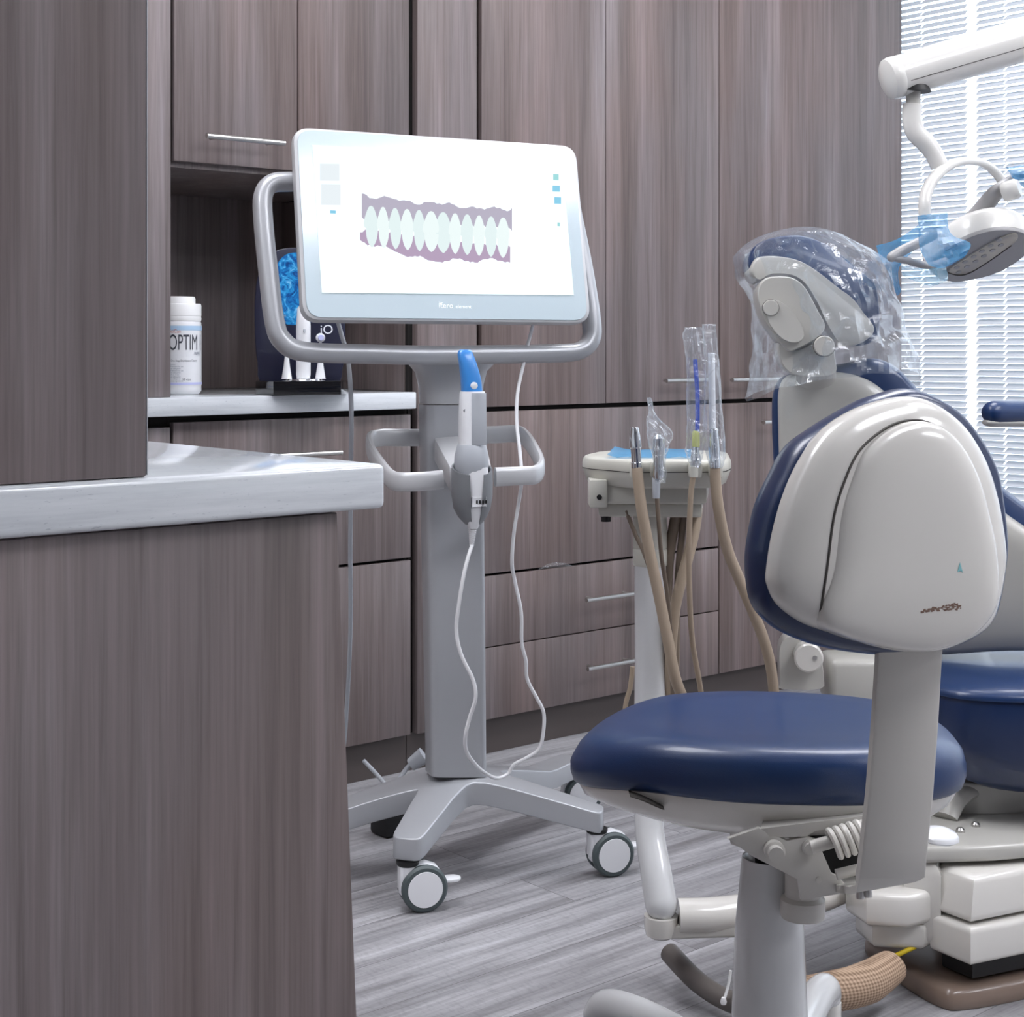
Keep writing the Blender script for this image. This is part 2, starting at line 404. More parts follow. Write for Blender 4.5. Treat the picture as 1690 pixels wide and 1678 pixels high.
# blinds
SX = 4.222
def blind(y0, y1, cords, label):
    t = thing('window_blind', label, 'blind', (SX, (y0+y1)/2, WZ0+.02), 'white blinds hanging side by side in the window')
    b = BM(); z = WZ0+.05; tl = math.radians(43)
    w_ = .0125; dz = w_*math.sin(tl); dx = w_*math.cos(tl); cx = math.cos(tl)*.0015
    cuts = [y0]+[y for c in sorted(cords) for y in (c-.0035, c+.0035)]+[y1]
    while z < WZ1-.05:
        a = [V((SX-dx, 0, z-dz)), V((SX-cx, 0, z+.0018)), V((SX+dx, 0, z+dz))]
        sag = random.uniform(-.0006, .0006)
        for ya, yb in zip(cuts[::2], cuts[1::2]):
            loft(b, [[p+V((0, ya, 0)) for p in a], [p+V((0, yb, sag)) for p in a]], False, False, closed=False)
        for c in cords:  # narrow bridges either side of the cord hole
            loft(b, [[a[0]+V((0, c-.0036, 0)), a[1]*.5+a[0]*.5+V((0, c-.0036, 0))], [a[0]+V((0, c+.0036, 0)), a[1]*.5+a[0]*.5+V((0, c+.0036, 0))]], False, False, closed=False)
        z += .0196
    obj('slats', b, 'slat', t)
    b = BM(); box(b, (SX-.014, y0, WZ0+.022), (SX+.014, y1, WZ0+.034), .002); obj('bottom_rail', b, 'soft_white', t)
    b = BM(); box(b, (SX-.016, y0, WZ1-.04), (SX+.02, y1, WZ1-.005), .002); obj('head_rail', b, 'soft_white', t)
    for yc in cords:
        b = BM(); box(b, (SX-.0005, yc-.0006, WZ0+.03), (SX+.0005, yc+.0006, WZ1-.03)); obj('ladder_cord', b, 'slat_tape', t)
def wy(px):
    a = (px-CX)/F; D = SX/(S_+C_*a); return D*(C_-S_*a)
blind(wy(1596), 3.17, (wy(1522),), 'white slatted blind next to the wood cabinets, at the left of the window')
blind(2.0, wy(1613), (wy(1659), 2.2), 'white slatted blind behind the chair armrest, right of the bright gap')
blind(.24, 1.96, (.5, 1.2, 1.8), 'white slatted blind farthest from the wood cabinets')

# ceiling lights
for i, (x, y, lx, ly, lab) in enumerate([(-1.2, 2.0, 1.2, .6, 'left rear'), (1.0, 2.05, 1.2, .6, 'middle rear'), (3.0, 1.9, 1.2, .6, 'right rear'),
                                 (3.0, .2, 1.2, .6, 'right by the window'), (1.85, -.35, 1.2, .6, 'middle front'), (3.3, -1.7, 1.2, .6, 'added at the right front corner')]):  # the panel at the right front corner is added, unseen, to brighten the stool
    t = thing('ceiling_light', 'recessed ceiling light panel, '+lab+' of the room', 'ceiling light', (x, y, RH-.02), 'recessed light panels in the ceiling')
    b = BM(); box(b, (x-lx/2, y-ly/2, RH-.014), (x+lx/2, y+ly/2, RH-.012)); obj('diffuser', b, 'panel_light', t)
    b = BM()
    for s in (-1, 1):
        box(b, (x-lx/2-.02, y+s*(ly/2+.01)-.01, RH-.018), (x+lx/2+.02, y+s*(ly/2+.01)+.01, RH-.001))
        box(b, (x+s*(lx/2+.01)-.01, y-ly/2, RH-.018), (x+s*(lx/2+.01)+.01, y+ly/2, RH-.001))
    obj('frame', b, 'soft_white', t)

# ------------------------------------------------------------ foreground peninsula
PY, PX = 1.203, .864
t = thing('peninsula_cabinet', 'dark wood base cabinet in the foreground under a pale stone countertop', 'cabinet', (0, 1.5, 0))
b = BM()
# end panel: the free end leans outwards a little towards the floor
x_t, x_b = .818, .852
pts = [V((-1.6, PY+.012, .0)), V((x_b+.006, PY+.012, .0)), V((x_t, PY+.012, .866)), V((-1.6, PY+.012, .866))]
prism(b, pts, (0, .62, 0), .002); obj('body', b, 'wood', t)
b = BM(); box(b, (-1.6, PY+.022, .8655), (x_t-.008, PY+.60, .8678)); obj('sub_top', b, 'dark_gap', t)
b = BM(); box(b, (-1.6, PY-.001, .868), (PX, PY+.68, .910), .006, 3)
obj('countertop', b, 'quartz', label='thick pale stone countertop in the foreground, on the dark wood base cabinet', cat_='countertop')
b = BM(); box(b, (-1.6, PY+.004, .9105), (.620, PY+.46, 2.70), .002)
t = thing('counter_cabinet', 'tall dark wood cabinet panel standing on the foreground countertop at far left', 'cabinet', (-.4, PY+.2, .9105))
obj('panel', b, 'wood', t)
b = BM(); box(b, (.6202, PY+.0045, .912), (.6212, PY+.459, 2.699)); obj('edge_band', b, 'cart_silver', t)

# ------------------------------------------------------------ back cabinetry
def bar_handle(x0, x1, z, parent, y=YB-.018, vertical=False, posts=(.14, .86)):
    b = BM(); yy = y-.032
    tube(b, [V((x0, yy, z)), V((x1, yy, z))], .0058, 12)
    for f in posts:
        xx = x0+(x1-x0)*f; tube(b, [V((xx, yy, z)), V((xx, y, z))], .0042, 10)
    return obj('handle', b, 'steel', parent)
DT = .018
def front(name, px0, px1, py_t, py_b, parent, at=None, m='wood', gap=.0015, Y=YB):
    """a door or drawer front given by pixel edges measured at pixel column `at`"""
    x0, x1 = XB(px0, Y), XB(px1, Y); at = at or (px0+px1)/2
    z1 = ZB(at, py_t, Y); z0 = ZB(at, py_b, Y)
    b = BM(); box(b, (x0+gap, Y, z0+gap), (x1-gap, Y+DT, z1-gap), .0012, 2)
    return obj(name, b, m, parent), x0, x1, z0, z1
def carcass(x0, x1, z0, z1, parent, y1=3.6, m='dark_gap', Y=YB):
    b = BM(); box(b, (x0, Y+DT+.002, z0), (x1, y1, z1)); return obj('carcass', b, m, parent)
TOE = ZB(800, 1189)   # underside of the fronts
XL = -.6
# toe kick strips belong to cabinets
def toe(x0, x1, parent):
    b = BM(); box(b, (x0, YB+.022, 0), (x1, YB+.04, TOE+.01)); obj('toe_kick', b, 'toe_kick', parent)
xa, xb_, xc, xd, xe, xf, xg, xh = XB(285), XB(680), XB(689), XB(788), XB(795), XB(1000), XB(1187), XB(1488)
CT = .912; CTB = .872
ZTOP = 2.70
# base cabinet far left
t = thing('base_cabinet', 'narrow strip of wood base cabinet left of the gap, under the back countertop', 'cabinet', ((XL+xa)/2, YB+.3, 0))
carcass(XL, xa-.004, TOE, CTB-.001, t); toe(XL, xa-.004, t)
b = BM(); box(b, (XL, YB, TOE+.002), (xa-.006, YB+DT, ZB(265, 706)), .0012); obj('door', b, 'wood', t)
# base cabinet under back counter
t = thing('base_cabinet', 'wood base cabinet under the back countertop, beside the silver cart', 'cabinet', ((xa+xb_)/2, YB+.3, 0))
carcass(xa-.003, xb_-.002, TOE, CTB-.001, t); toe(xa-.003, xb_-.002, t)
zt = ZB(677, 684); zm = ZB(679, 922)
b = BM(); box(b, (xa+.002, YB, zm+.004), (xb_-.004, YB+DT, zt), .0012); d = obj('drawer', b, 'wood', t)
bar_handle(XB(440, YB-.05), XB(564, YB-.05), ZB(540, 748, YB-.05), d)
b = BM(); box(b, (xa+.002, YB, TOE+.002), (xb_-.004, YB+DT, zm-.003), .0012); obj('door', b, 'wood', t)
# back countertop
b = BM(); box(b, (XL, YB-.022, CTB), (xb_-.003, 3.62, CT), .003)
obj('countertop', b, 'quartz', label='pale stone countertop in the recess at the back wall, under the wipes canister', cat_='countertop')
# niche side panel (left) + backsplash
b = BM(); box(b, (XL, YB+.001, CT+.0005), (xa-.004, YB+.36, ZTOP), .0015)
obj('tall_cabinet', b, 'wood', label='wood cabinet side panel at the left of the recess, partly behind the foreground panel', cat_='cabinet')
b = BM(); box(b, (xa-.002, 3.60, CT+.0005), (xb_+.04, 3.62, ZTOP)); obj('backsplash_panel', b, 'wood', label='shaded wood panel at the back of the counter recess', cat_='panel')
# upper cabinet
zu = ZB(290, 265)
t = thing('upper_cabinet', 'wood wall cabinet with two doors above the back counter recess', 'cabinet', ((xa+xb_)/2, YB+.3, zu))
b = BM(); box(b, (xa+.001, YB+DT+.002, zu-.012), (xb_-.003, 3.598, ZTOP)); obj('carcass', b, 'wood', t)
xm = XB(491.5)
b = BM(); box(b, (xa+.004, YB, zu), (xm-.0018, YB+DT, ZTOP), .0012); d = obj('door', b, 'wood', t)
bar_handle(XB(341, YB-.05), XB(470, YB-.05), ZB(405, 230, YB-.05), d)
b = BM(); box(b, (xm+.0018, YB, zu), (XB(675), YB+DT, ZTOP), .0012); d = obj('door', b, 'wood', t)
bar_handle(XB(520, YB-.05), XB(640, YB-.05), ZB(405, 230, YB-.05), d)
# filler
b = BM(); box(b, (xc, YB-.0, TOE), (xd-.002, 3.6, ZTOP), .0012)
t = thing('filler_panel', 'narrow full height wood panel behind the silver cart', 'panel', ((xc+xd)/2, YB+.3, 0)); obj('panel', b, 'wood', t)
b = BM(); box(b, (xb_+.002, YB+.02, TOE), (xc-.0005, 3.58, ZTOP)); obj('shadow_gap', b, 'dark_gap', t)
b = BM(); box(b, (xb_-.0015, YB+.03, CT+.001), (xb_+.0018, 3.599, zu-.014)); obj('niche_side', b, 'wood', t)
toe(xb_, xd, t)
# tall cabinet with drawers
t = thing('tall_cabinet', 'tall wood cabinet with two upper doors and drawers below, behind the instrument unit', 'cabinet', ((xe+xg)/2, YB+.3, 0))
b = BM(); box(b, (xd, YB+DT+.002, TOE), (xg-.0005, 3.6, ZTOP)); obj('carcass', b, 'dark_gap', t); toe(xd, xg, t)
zs = ZB(1000, 669.0)
b = BM(); box(b, (xe, YB, zs+.006), (xf-.0012, YB+DT, ZTOP), .0012); obj('door', b, 'wood', t)
b = BM(); box(b, (xf+.0012, YB, zs+.006), (xg-.0015, YB+DT, ZTOP), .0012); d = obj('door', b, 'wood', t)
bar_handle(XB(1100, YB-.05), XB(1172, YB-.05), ZB(1110, 628, YB-.05), d)
z1_, z2_ = ZB(1183, 904), ZB(1183, 1008)
b = BM(); box(b, (xe, YB, z1_+.005), (xg-.0035, YB+DT, zs-.006), .0012); obj('drawer', b, 'wood', t)
b = BM(); box(b, (xe, YB, z2_+.0015), (xg-.0035, YB+DT, z1_-.0015), .0012); d = obj('drawer', b, 'wood', t)
bar_handle(XB(968, YB-.05), XB(1100, YB-.05), ZB(1010, 985, YB-.05), d, posts=(.1, .55))
b = BM(); box(b, (xe, YB, TOE+.001), (xg-.0035, YB+DT, z2_-.0015), .0012); d = obj('drawer', b, 'wood', t)
bar_handle(XB(970, YB-.05), XB(1100, YB-.05), ZB(1010, 1097, YB-.05), d, posts=(.1, .55))
# corner tall cabinet
t = thing('tall_cabinet', 'tall wood cabinet in the corner next to the window blind', 'cabinet', ((xg+xh)/2, YB+.3, 0))
b = BM(); box(b, (xg+.0, YB+DT+.002, TOE), (xh, 3.6, ZTOP)); obj('carcass', b, 'dark_gap', t); toe(xg, xh, t)
b = BM(); box(b, (xg+.0015, YB, zs+.006), (xh, YB+DT, ZTOP), .0012); d = obj('door', b, 'wood', t)
bar_handle(XB(1209, YB-.05), XB(1290, YB-.05), ZB(1215, 627, YB-.05), d)
b = BM(); box(b, (xg+.0015, YB, TOE+.001), (xh, YB+DT, zs-.006), .0012); d = obj('door', b, 'wood', t)
bar_handle(XB(1261, YB-.05), XB(1340, YB-.05), ZB(1262, 697, YB-.05), d)

# plastic scrap caught above the drawer
b = BM(); pts = [(886, 939), (900, 933), (915, 931), (930, 932), (945, 934)]
q = [V((XB(x), YB-.006-.004*(i % 2), ZB(x, y))) for i, (x, y) in enumerate(pts)]
w_ = [.001, .010, .013, .010, .001]
loft(b, [[p-UP*w*.5+V((0, -.002, 0)), p+V((0, -.012*w/.014, 0)), p+UP*w*.5] for p, w in zip(q, w_)], False, False, closed=False)
obj('plastic_wrapper', b, 'clear_sleeve', label='small clear plastic wrapper caught in the gap above the upper handled drawer', cat_='wrapper')

# ------------------------------------------------------------ wipes canister
cx_, cy_ = XB(296, 3.22), 3.235
D_ = cx_*S_+cy_*C_
cz = CT+.0008; R = .053
cpos = P(293, 600, 3.55); cpos.z = cz
t = thing('wipes_canister', 'white wipes canister with printed label on the back countertop', 'canister', cpos)
b = BM(); lathe(b, cpos, [(R*.9, 0), (R, .008), (R, .014), (R, .160), (R*.97, .164)], seg=40); obj('body', b, 'white_plastic', t)
b = BM(); lathe(b, cpos, [(R*.985, .1645), (R*1.005, .170), (R*.985, .176), (R*1.0, .177), (R*1.0, .200), (R*.97, .204), (R*.75, .2045), (R*.75, .216), (R*.71, .220)], seg=40); obj('lid', b, 'soft_white', t)
def arc_band(z0, z1, a0, a1, r=R+.0006):
    b = BM(); rows = []
    f = math.atan2(-cpos.y, -cpos.x)
    for k in range(25):
        a = f+math.radians(a0+(a1-a0)*k/24)
        rows.append([cpos+V((math.cos(a)*r, math.sin(a)*r, z0)), cpos+V((math.cos(a)*r, math.sin(a)*r, z1))])
    loft(b, rows, False, False, closed=False); return b
obj('label', arc_band(.020, .156, -100, 100, R+.0004), 'white_plastic', t, label='printed paper label')
lab = LAST
obj('label_band', arc_band(.144, .154, -100, 100, R+.0008), 'label_blue', lab)
obj('label_band', arc_band(.022, .027, -100, 100, R+.0008), 'label_violet', lab)
def curved_text(s, size, z, a_start, m, wscale=.8):
    cu = bpy.data.curves.new('t', 'FONT'); cu.body = s; cu.size = size
    o_ = bpy.data.objects.new('t', cu); COL.objects.link(o_)
    me = bpy.data.meshes.new_from_object(o_.evaluated_get(bpy.context.evaluated_depsgraph_get()))
    b = bmesh.new(); b.from_mesh(me); bpy.data.objects.remove(o_); bpy.data.meshes.remove(me)
    f = math.atan2(-cpos.y, -cpos.x); r = R+.0012
    for v in b.verts:
        a = f+math.radians(a_start)+v.co.x*wscale/r
        v.co = cpos+V((math.cos(a)*r, math.sin(a)*r, z+v.co.y))
    return obj('label_text', b, m, lab)
curved_text('OPTIM 1', .050, .100, -21, 'text_dark', .48)
curved_text('SciCan', .012, .138, -20, 'text_red', .8)
curved_text('WIPES', .011, .088, 42, 'text_grey', .7)
curved_text('One-Step Disinfectant Cleaner', .0060, .074, -16, 'text_dark', .85)
for i in range(9):
    curved_text(random.choice(['kills in 1 min', 'directions for use', 'active ingredients', 'see side panel', 'caution']), .0052, .066-i*.0046, -18, 'text_grey', .8)
curved_text('160 wipes', .0075, .032, 10, 'text_dark', .7)

# ------------------------------------------------------------ toothbrush display on the back counter
dp = P(499, 640, 3.58); dp.z = CT+.0008
hd = C(math.cos(.25), math.sin(.25), 0); nd = C(math.sin(.25), -math.cos(.25), 0)
t = thing('toothbrush_display', 'glossy black toothbrush display with blue picture on the back countertop, behind the cart handle', 'display stand', dp)
b = BM(); prism(b, [dp+hd*x+nd*y for x, y in ((-.108, .03), (-.075, .095), (.075, .095), (.108, .03), (.10, -.05), (-.10, -.05))], UP*.031, .003)
obj('base', b, 'black_gloss', t)
def bd(x, z, y=-.045): return dp+hd*x+nd*y+UP*z
out = [(-.078, .02), (-.098, .07), (-.104, .14), (-.104, .22), (-.092, .285), (-.06, .325), (-.01, .335), (.05, .325), (.085, .28), (.1, .2), (.104, .12), (.098, .06), (.075, .02)]
b = BM(); prism(b, [bd(p.x, p.y) for p in cat([V((x, z, 0)) for x, z in out], 4, True)], nd*.012, .003); board = obj('backboard', b, 'navy_card', t)
b = BM(); o2 = [(-.058, .185), (-.068, .23), (-.062, .28), (-.035, .318), (.01, .322), (.05, .30), (.075, .24), (.065, .19), (.03, .165), (-.03, .158)]
poly(b, [bd(p.x, p.y, -.0325) for p in cat([V((x, z, 0)) for x, z in o2], 5, True)]); obj('picture', b, 'blue_picture', board, label='swirling blue printed picture')
text('logo_text', 'iO', .03, bd(.044, .137, -.0322), hd, UP, 'text_white', board)
for i, s in enumerate(['Design', 'Gentle', 'for a', 'clean', 'smile']):
    text('small_text', s, .009, bd(-.058, .176-i*.014, -.0322), hd, UP, 'text_grey', board)
b = BM(); lathe(b, dp+nd*.03+UP*.0305, [(.042, 0), (.04, .004), (.03, .006)], seg=32); obj('chrome_disc', b, 'chrome', t)
tp = dp+nd*.02+UP*.0345
t2 = thing('electric_toothbrush', 'white electric toothbrush standing in the middle of the black display', 'toothbrush', tp)
b = BM(); lathe(b, tp, [(.015, 0), (.0165, .01), (.0165, .12), (.014, .16), (.006, .17), (.005, .2)], seg=24); obj('body', b, 'white_plastic', t2)
b = BM(); box(b, tp+nd*.0155+hd*-.003+UP*.105, tp+nd*.0175+hd*.003+UP*.112); obj('button', b, 'cable_grey', t2)
for sx, side in ((-.038, 'left'), (.038, 'right')):
    q = dp+hd*sx+nd*.025+UP*.0345
    t3 = thing('brush_head', 'small white brush head standing at the %s of the electric toothbrush' % side, 'brush head', q, 'spare brush heads on the black display')
    b = BM(); lathe(b, q, [(.012, 0), (.0115, .002), (.007, .03), (.0035, .06), (.003, .085)], seg=18); obj('stem', b, 'white_plastic', t3)
    b = BM(); lathe(b, q+UP*.093+nd*-.004, [(.008, 0), (.0105, .003), (.0105, .008), (.008, .013)], axis=nd, seg=20); obj('head', b, 'white_plastic', t3)
    b = BM(); lathe(b, q+UP*.093+nd*.0095, [(.007, 0), (.006, .004)], axis=nd, seg=14); obj('bristles', b, 'icon_blue' if False else 'label_violet', t3)

# ------------------------------------------------------------ scanner cart
YAW = math.radians(21); TI = math.radians(11.5)
hM = C(math.cos(YAW), math.sin(YAW), 0); nH = C(math.sin(YAW), -math.cos(YAW), 0)
nM = (nH*math.cos(TI)+UP*math.sin(TI)).normalized(); vM = nM.cross(hM).normalized()
if vM.z < 0: vM = -vM
hub = C((752-CX)/F*3.08, 3.08, 0)
cart = thing('scanner_cart', 'silver rolling scanner cart with large tilted screen in front of the cabinets', 'scanner cart', hub)
mc = P(727, 372, 2.92)
def mon(px, py, off=0): return on_plane(px, py, mc+nM*off, nM)
def rrect(cs, rad, n=7):
    """rounded quad from 4 3D corners"""
    out = []
    for i in range(4):
        p = cs[i]; a = (cs[i-1]-p).normalized(); c = (cs[(i+1) % 4]-p).normalized()
        for k in range(n+1):
            f = k/n; s = p+a*rad; e = p+c*rad
            out.append((s*(1-f)**2+p*2*f*(1-f)+e*f*f))
    return out
cor = [mon(483, 209), mon(951, 241), mon(976, 533), mon(500, 528)]
cen = sum(cor, V())/4
out = rrect(cor, .032)
b = BM(); domed(b, out, cen, nM, [(.90, -.042), (.965, -.040), (.992, -.030), (1, -.018), (1, -.006), (.996, -.001), (.988, .0)])
monitor = obj('monitor', b, 'cart_silver_light', cart)
b = BM(); domed(b, rrect(cor, .030), cen, nM, [(.974, -.004), (.974, .0008), (.972, .0014)])
obj('glass_bezel', b, 'bezel', monitor)
scr = [mon(515, 239, .002), mon(928, 264, .002), mon(947, 487, .002), mon(531, 483, .002)]
b = BM(); prism(b, scr, nM*.0006); screen = obj('screen', b, 'screen_white', monitor, label='lit white screen showing a scan of teeth')
def sp(px, py, o=.0032): return mon(px, py, o)
def gumline(top, n=60):
    """irregular gum band; top or bottom row"""
    rnd = random.Random(4 if top else 9); up_, lo_ = [], []
    for k in range(n+1):
        f = k/n; x = 597+(845-597)*f
        if top:
            yo = 324+24*f+rnd.uniform(-1.5, 1.5)+4*math.sin(k*.5)*math.sin(k*.21)-(4 if k in (0, 1, 2, n) else 0); yi = 358+22*f+4*math.sin(k*1.26)
            up_.append((x, yo)); lo_.append((x, yi))
        else:
            yo = 396+34*min(f*2.2, 1)**.9+rnd.uniform(-1.5, 1.5)+3*math.sin(k*.45); yi = 380+24*f+4*math.sin(k*1.26+1)
            up_.append((x-3, yi)); lo_.append((x-3, yo))
    return up_+lo_[::-1]
b = BM(); poly(b, [sp(x, y, .0030) for x, y in gumline(True)]); obj('scan_image', b, 'gum', screen)
b = BM(); poly(b, [sp(x, y, .0030) for x, y in gumline(False)]); obj('scan_image', b, 'gum_b', screen)
b1, b2 = BM(), BM()
for k in range(12):
    f = (k+.5)/12; w = [22, 19, 20, 21, 20, 26, 27, 20, 21, 19, 20, 21][k]/2
    x = 602+238*f; y = 339+21*f
    tt = [(x-w*.25, y+1), (x+w*.3, y+1), (x+w*.75, y+12), (x+w*1.02, y+26), (x+w*.8, y+36), (x-w*.8, y+36), (x-w*1.02, y+26), (x-w*.7, y+12)]
    poly(b1 if k % 2 else b2, [sp(p.x, p.y, .0034+.0002*(k % 2)) for p in cat([V((x, y, 0)) for x, y in tt], 3, True)])
    x = 604+236*f; y = 379+19*f; w *= .84
    tt = [(x-w*.85, y-7), (x+w*.85, y-7), (x+w*1.05, y+4), (x+w*.75, y+18), (x+w*.2, y+27), (x-w*.2, y+27), (x-w*.75, y+18), (x-w*1.05, y+4)]
    poly(b1 if k % 2 else b2, [sp(p.x, p.y, .0031+.0002*(k % 2)) for p in cat([V((x, y, 0)) for x, y in tt], 3, True)])
obj('scan_image', b1, 'tooth', screen); obj('scan_image', b2, 'tooth_b', screen)
for (x0, y0, w, h, m) in ((913, 287, 9, 10, 'icon_teal'), (912, 306, 12, 10, 'icon_blue'), (915, 325, 11, 11, 'icon_blue'), (920, 367, 4, 6, 'icon_teal'), (545, 347, 9, 5, 'icon_blue'), (528, 270, 32, 28, 'ui_grey'), (530, 304, 32, 34, 'ui_grey')):
    b = BM(); poly(b, [sp(x0, y0), sp(x0+w, y0+.4), sp(x0+w, y0+h+.4), sp(x0, y0+h)]); obj('screen_icon', b, m, screen)
text('logo_text', 'itero', .0145, sp(724, 508, .0018), hM, vM, 'logo_white', monitor, label='glowing white lettering')
text('logo_text', 'element', .0095, sp(752, 508.5, .0018), hM, vM, 'logo_white', monitor, label='small glowing white lettering')
b = BM(); q = [sp(724, 497, .0018), sp(727, 500, .0018), sp(731, 499, .0018), sp(727, 503, .0018)]; poly(b, q); obj('logo_mark', b, 'logo_white', monitor)

# handle frame
fc = mc-nM*.075
def fr(px, py): return on_plane(px, py, fc, nM)
frame_pts = [(700, 318), (560, 302), (478, 300), (447, 304), (434, 325), (435, 370), (443, 450), (453, 530), (466, 562), (500, 580), (600, 584), (700, 586), (800, 585), (920, 583), (958, 578), (975, 560), (976, 530), (964, 450), (948, 370), (936, 320), (918, 306), (860, 310)]
b = BM(); tube(b, [fr(*p) for p in frame_pts], .0175, 18, 6, up=nM, asp=1.25, closed=True, sq=2.4); obj('handle_frame', b, 'cart_silver', cart)
# neck: Y-shaped flare from frame to column
yc = YAW*.8; hC = C(math.cos(yc), math.sin(yc), 0); nC = C(math.sin(yc), -math.cos(yc), 0)
colc = P(752, 700, 3.06)
def cp(px, py, off=0): return on_plane(px, py, colc+nC*off, nC)
L = [(628, 572), (650, 590), (674, 600), (687, 615), (692, 636), (694.5, 666)]
Rr = [(868, 572), (846, 588), (816, 598), (802, 612), (796, 634), (793.5, 666)]
rings = []
for (a, c), dz in zip(zip(L, Rr), (.026, .030, .032, .033, .034, .0345)):
    pa, pb = cp(*a), cp(*c); mid = (pa+pb)/2; hw = (pb-pa)/2; ring = []
    for k in range(28):
        an = 2*PI*k/28; ca, sa = math.cos(an), math.sin(an); e = 2/3.2
        ring.append(mid+hw*math.copysign(abs(ca)**e, ca)+nC*dz*math.copysign(abs(sa)**e, sa))
    rings.append(ring)
b = BM(); loft(b, rings); obj('neck', b, 'cart_silver_light', cart)
rings = []
for l_, r_, y in ((694.5, 793.5, 667.5), (697, 794, 800), (701, 796, 1000), (705, 797.5, 1200), (706, 798, 1275)):
    pa, pb = cp(l_, y), cp(r_, y); mid = (pa+pb)/2; hw = (pb-pa)/2; ring = []
    for k in range(32):
        an = 2*PI*k/32; ca, sa = math.cos(an), math.sin(an); e = 2/5.5
        ring.append(mid+hw*math.copysign(abs(ca)**e, ca)+nC*.036*math.copysign(abs(sa)**e, sa))
    rings.append(ring)
b = BM(); loft(b, rings); obj('column', b, 'cart_silver', cart)
b = BM(); obox(b, fc+nM*.012, (hM, nM, vM), (.06, .035, .06), .006)
tube(b, [fr(727, 318), fr(727, 372), fr(727, 430)], .018, 12, 1); obox(b, fr(727, 318), (hM, nM, vM), (.10, .012, .02), .004)
obj('monitor_mount', b, 'cart_silver', cart)
# side handles
def side_handle(pts):
    b = BM(); tube(b, pts, .0075, 14, 7, up=UP, asp=2.3, sq=2.8); obj('side_handle', b, 'cart_silver_light', cart)
side_handle([P(700, 722, 3.09), P(660, 722, 3.08), P(628, 722, 3.06), P(611, 728, 3.03), P(613, 746, 2.97), P(632, 775, 2.88), P(648, 792, 2.84), P(668, 795, 2.82), P(700, 794, 2.82), P(731, 791, 2.83)])
side_handle([P(788, 718, 3.12), P(820, 717, 3.12), P(852, 716, 3.11), P(868, 724, 3.07), P(884, 748, 2.99), P(893, 770, 2.92), P(884, 783, 2.88), P(860, 785, 2.86), P(817, 787, 2.84)])
# bracket wedge
b = BM(); q = [P(716, 721, 3.02), P(760, 719, 3.02), P(800, 719, 3.02), P(812, 775, 2.84), P(742, 770, 2.84)]
prism(b, q, UP*-.045, .003); obj('cradle_bracket', b, 'cart_silver_light', cart)
# cradle cup
wc = P(778, 800, 2.80)
def cup_ring(py, hw_px, dep, open_=.0, cx=778, a0=-250, a1=70):
    c = P(cx, py, 2.80); hw = hw_px/F*2.8; ring = []
    for k in range(33):
        a = math.radians(a0+(a1-a0)*k/32)
        ring.append(c+hC*math.cos(a)*hw+nC*math.sin(a)*dep)
    return ring
def cup(py_f, py_b, hw_px, dep, cx, off, gap=38):
    """open C-shaped ring: front slot; higher at the back"""
    ring = []; hw = hw_px/F*2.8
    for k in range(41):
        a = math.radians(90+gap+(360-2*gap)*k/40)
        back = .5-.5*math.sin(a)
        c = P(cx, py_f*(1-back)+py_b*back, 2.80)
        ring.append(c+hC*math.cos(a)*(hw-off)+nC*math.sin(a)*(dep-off))
    return ring
spec = [(782, 762, 34, .036, 779, 22), (800, 790, 34.5, .036, 779, 20), (820, 815, 34, .035, 779, 18), (838, 838, 31, .031, 779, 18), (852, 853, 24, .025, 780, 20), (864, 866, 13, .017, 781, 24)]
o_ = [cup(a, b_, c_, d_, e_, 0, g) for a, b_, c_, d_, e_, g in spec]; i_ = [cup(a, b_, c_, d_, e_, .0035, g) for a, b_, c_, d_, e_, g in spec]
b = BM(); loft(b, o_, False, False, closed=False); loft(b, i_, False, False, closed=False)
loft(b, [o_[0], i_[0]], False, False, closed=False)
for s in (0, -1): loft(b, [[r[s] for r in o_], [r[s] for r in i_]], False, False, closed=False)
obj('cradle', b, 'cradle_grey', cart, label='dark grey open cradle cup')
# base
tips = [P(673, 1396, 2.84), P(985, 1343, 3.03), P(940, 1284, 3.44), C(-.50, 2.955, .12)]
arms = sorted([(math.atan2(q.y-hub.y, q.x-hub.x), math.hypot(q.x-hub.x, q.y-hub.y)+.012) for q in tips])
outl = []
for i, (a, L_) in enumerate(arms):
    d = V((math.cos(a), math.sin(a), 0)); sd = V((-d.y, d.x, 0)); a2 = arms[(i+1) % len(arms)][0]+(2*PI if i == len(arms)-1 else 0)
    for f, w in ((.40, -.040), (.60, -.036), (.80, -.032), (.93, -.0295), (.985, -.024), (1.0, -.010), (1.0, .010), (.985, .024), (.93, .0295), (.80, .032), (.60, .036), (.40, .040)):
        outl.append(hub+d*L_*f+sd*w)
    hf = (a2-a)/2; m_a = a+hf; rv = min(.046/math.sin(min(hf, PI/2)), .13)+.012
    if hf > .9:
        outl += [hub+V((math.cos(m_a+k_), math.sin(m_a+k_), 0))*(rv+.014*abs(k_)*2) for k_ in (-.35, 0, .35)]
    else: outl.append(hub+V((math.cos(m_a), math.sin(m_a), 0))*rv)
t_ = bmesh.new(); prism(t_, cat(outl, 3, True), UP*.045, .009, 3)
bmesh.ops.triangulate(t_, faces=[f for f in t_.faces if len(f.verts) > 6])
bmesh.ops.subdivide_edges(t_, edges=[e for e in t_.edges if e.calc_length() > .06], cuts=3)
for v in t_.verts:
    r_ = math.hypot(v.co.x-hub.x, v.co.y-hub.y); g = min(max((r_-.06)/.25, 0), 1); top = .186-.064*g
    v.co.z = top-.045*(1-.12*g)+(v.co.z)*(1-.12*g)
obj('base', t_, 'cart_silver', cart, sharp=50)
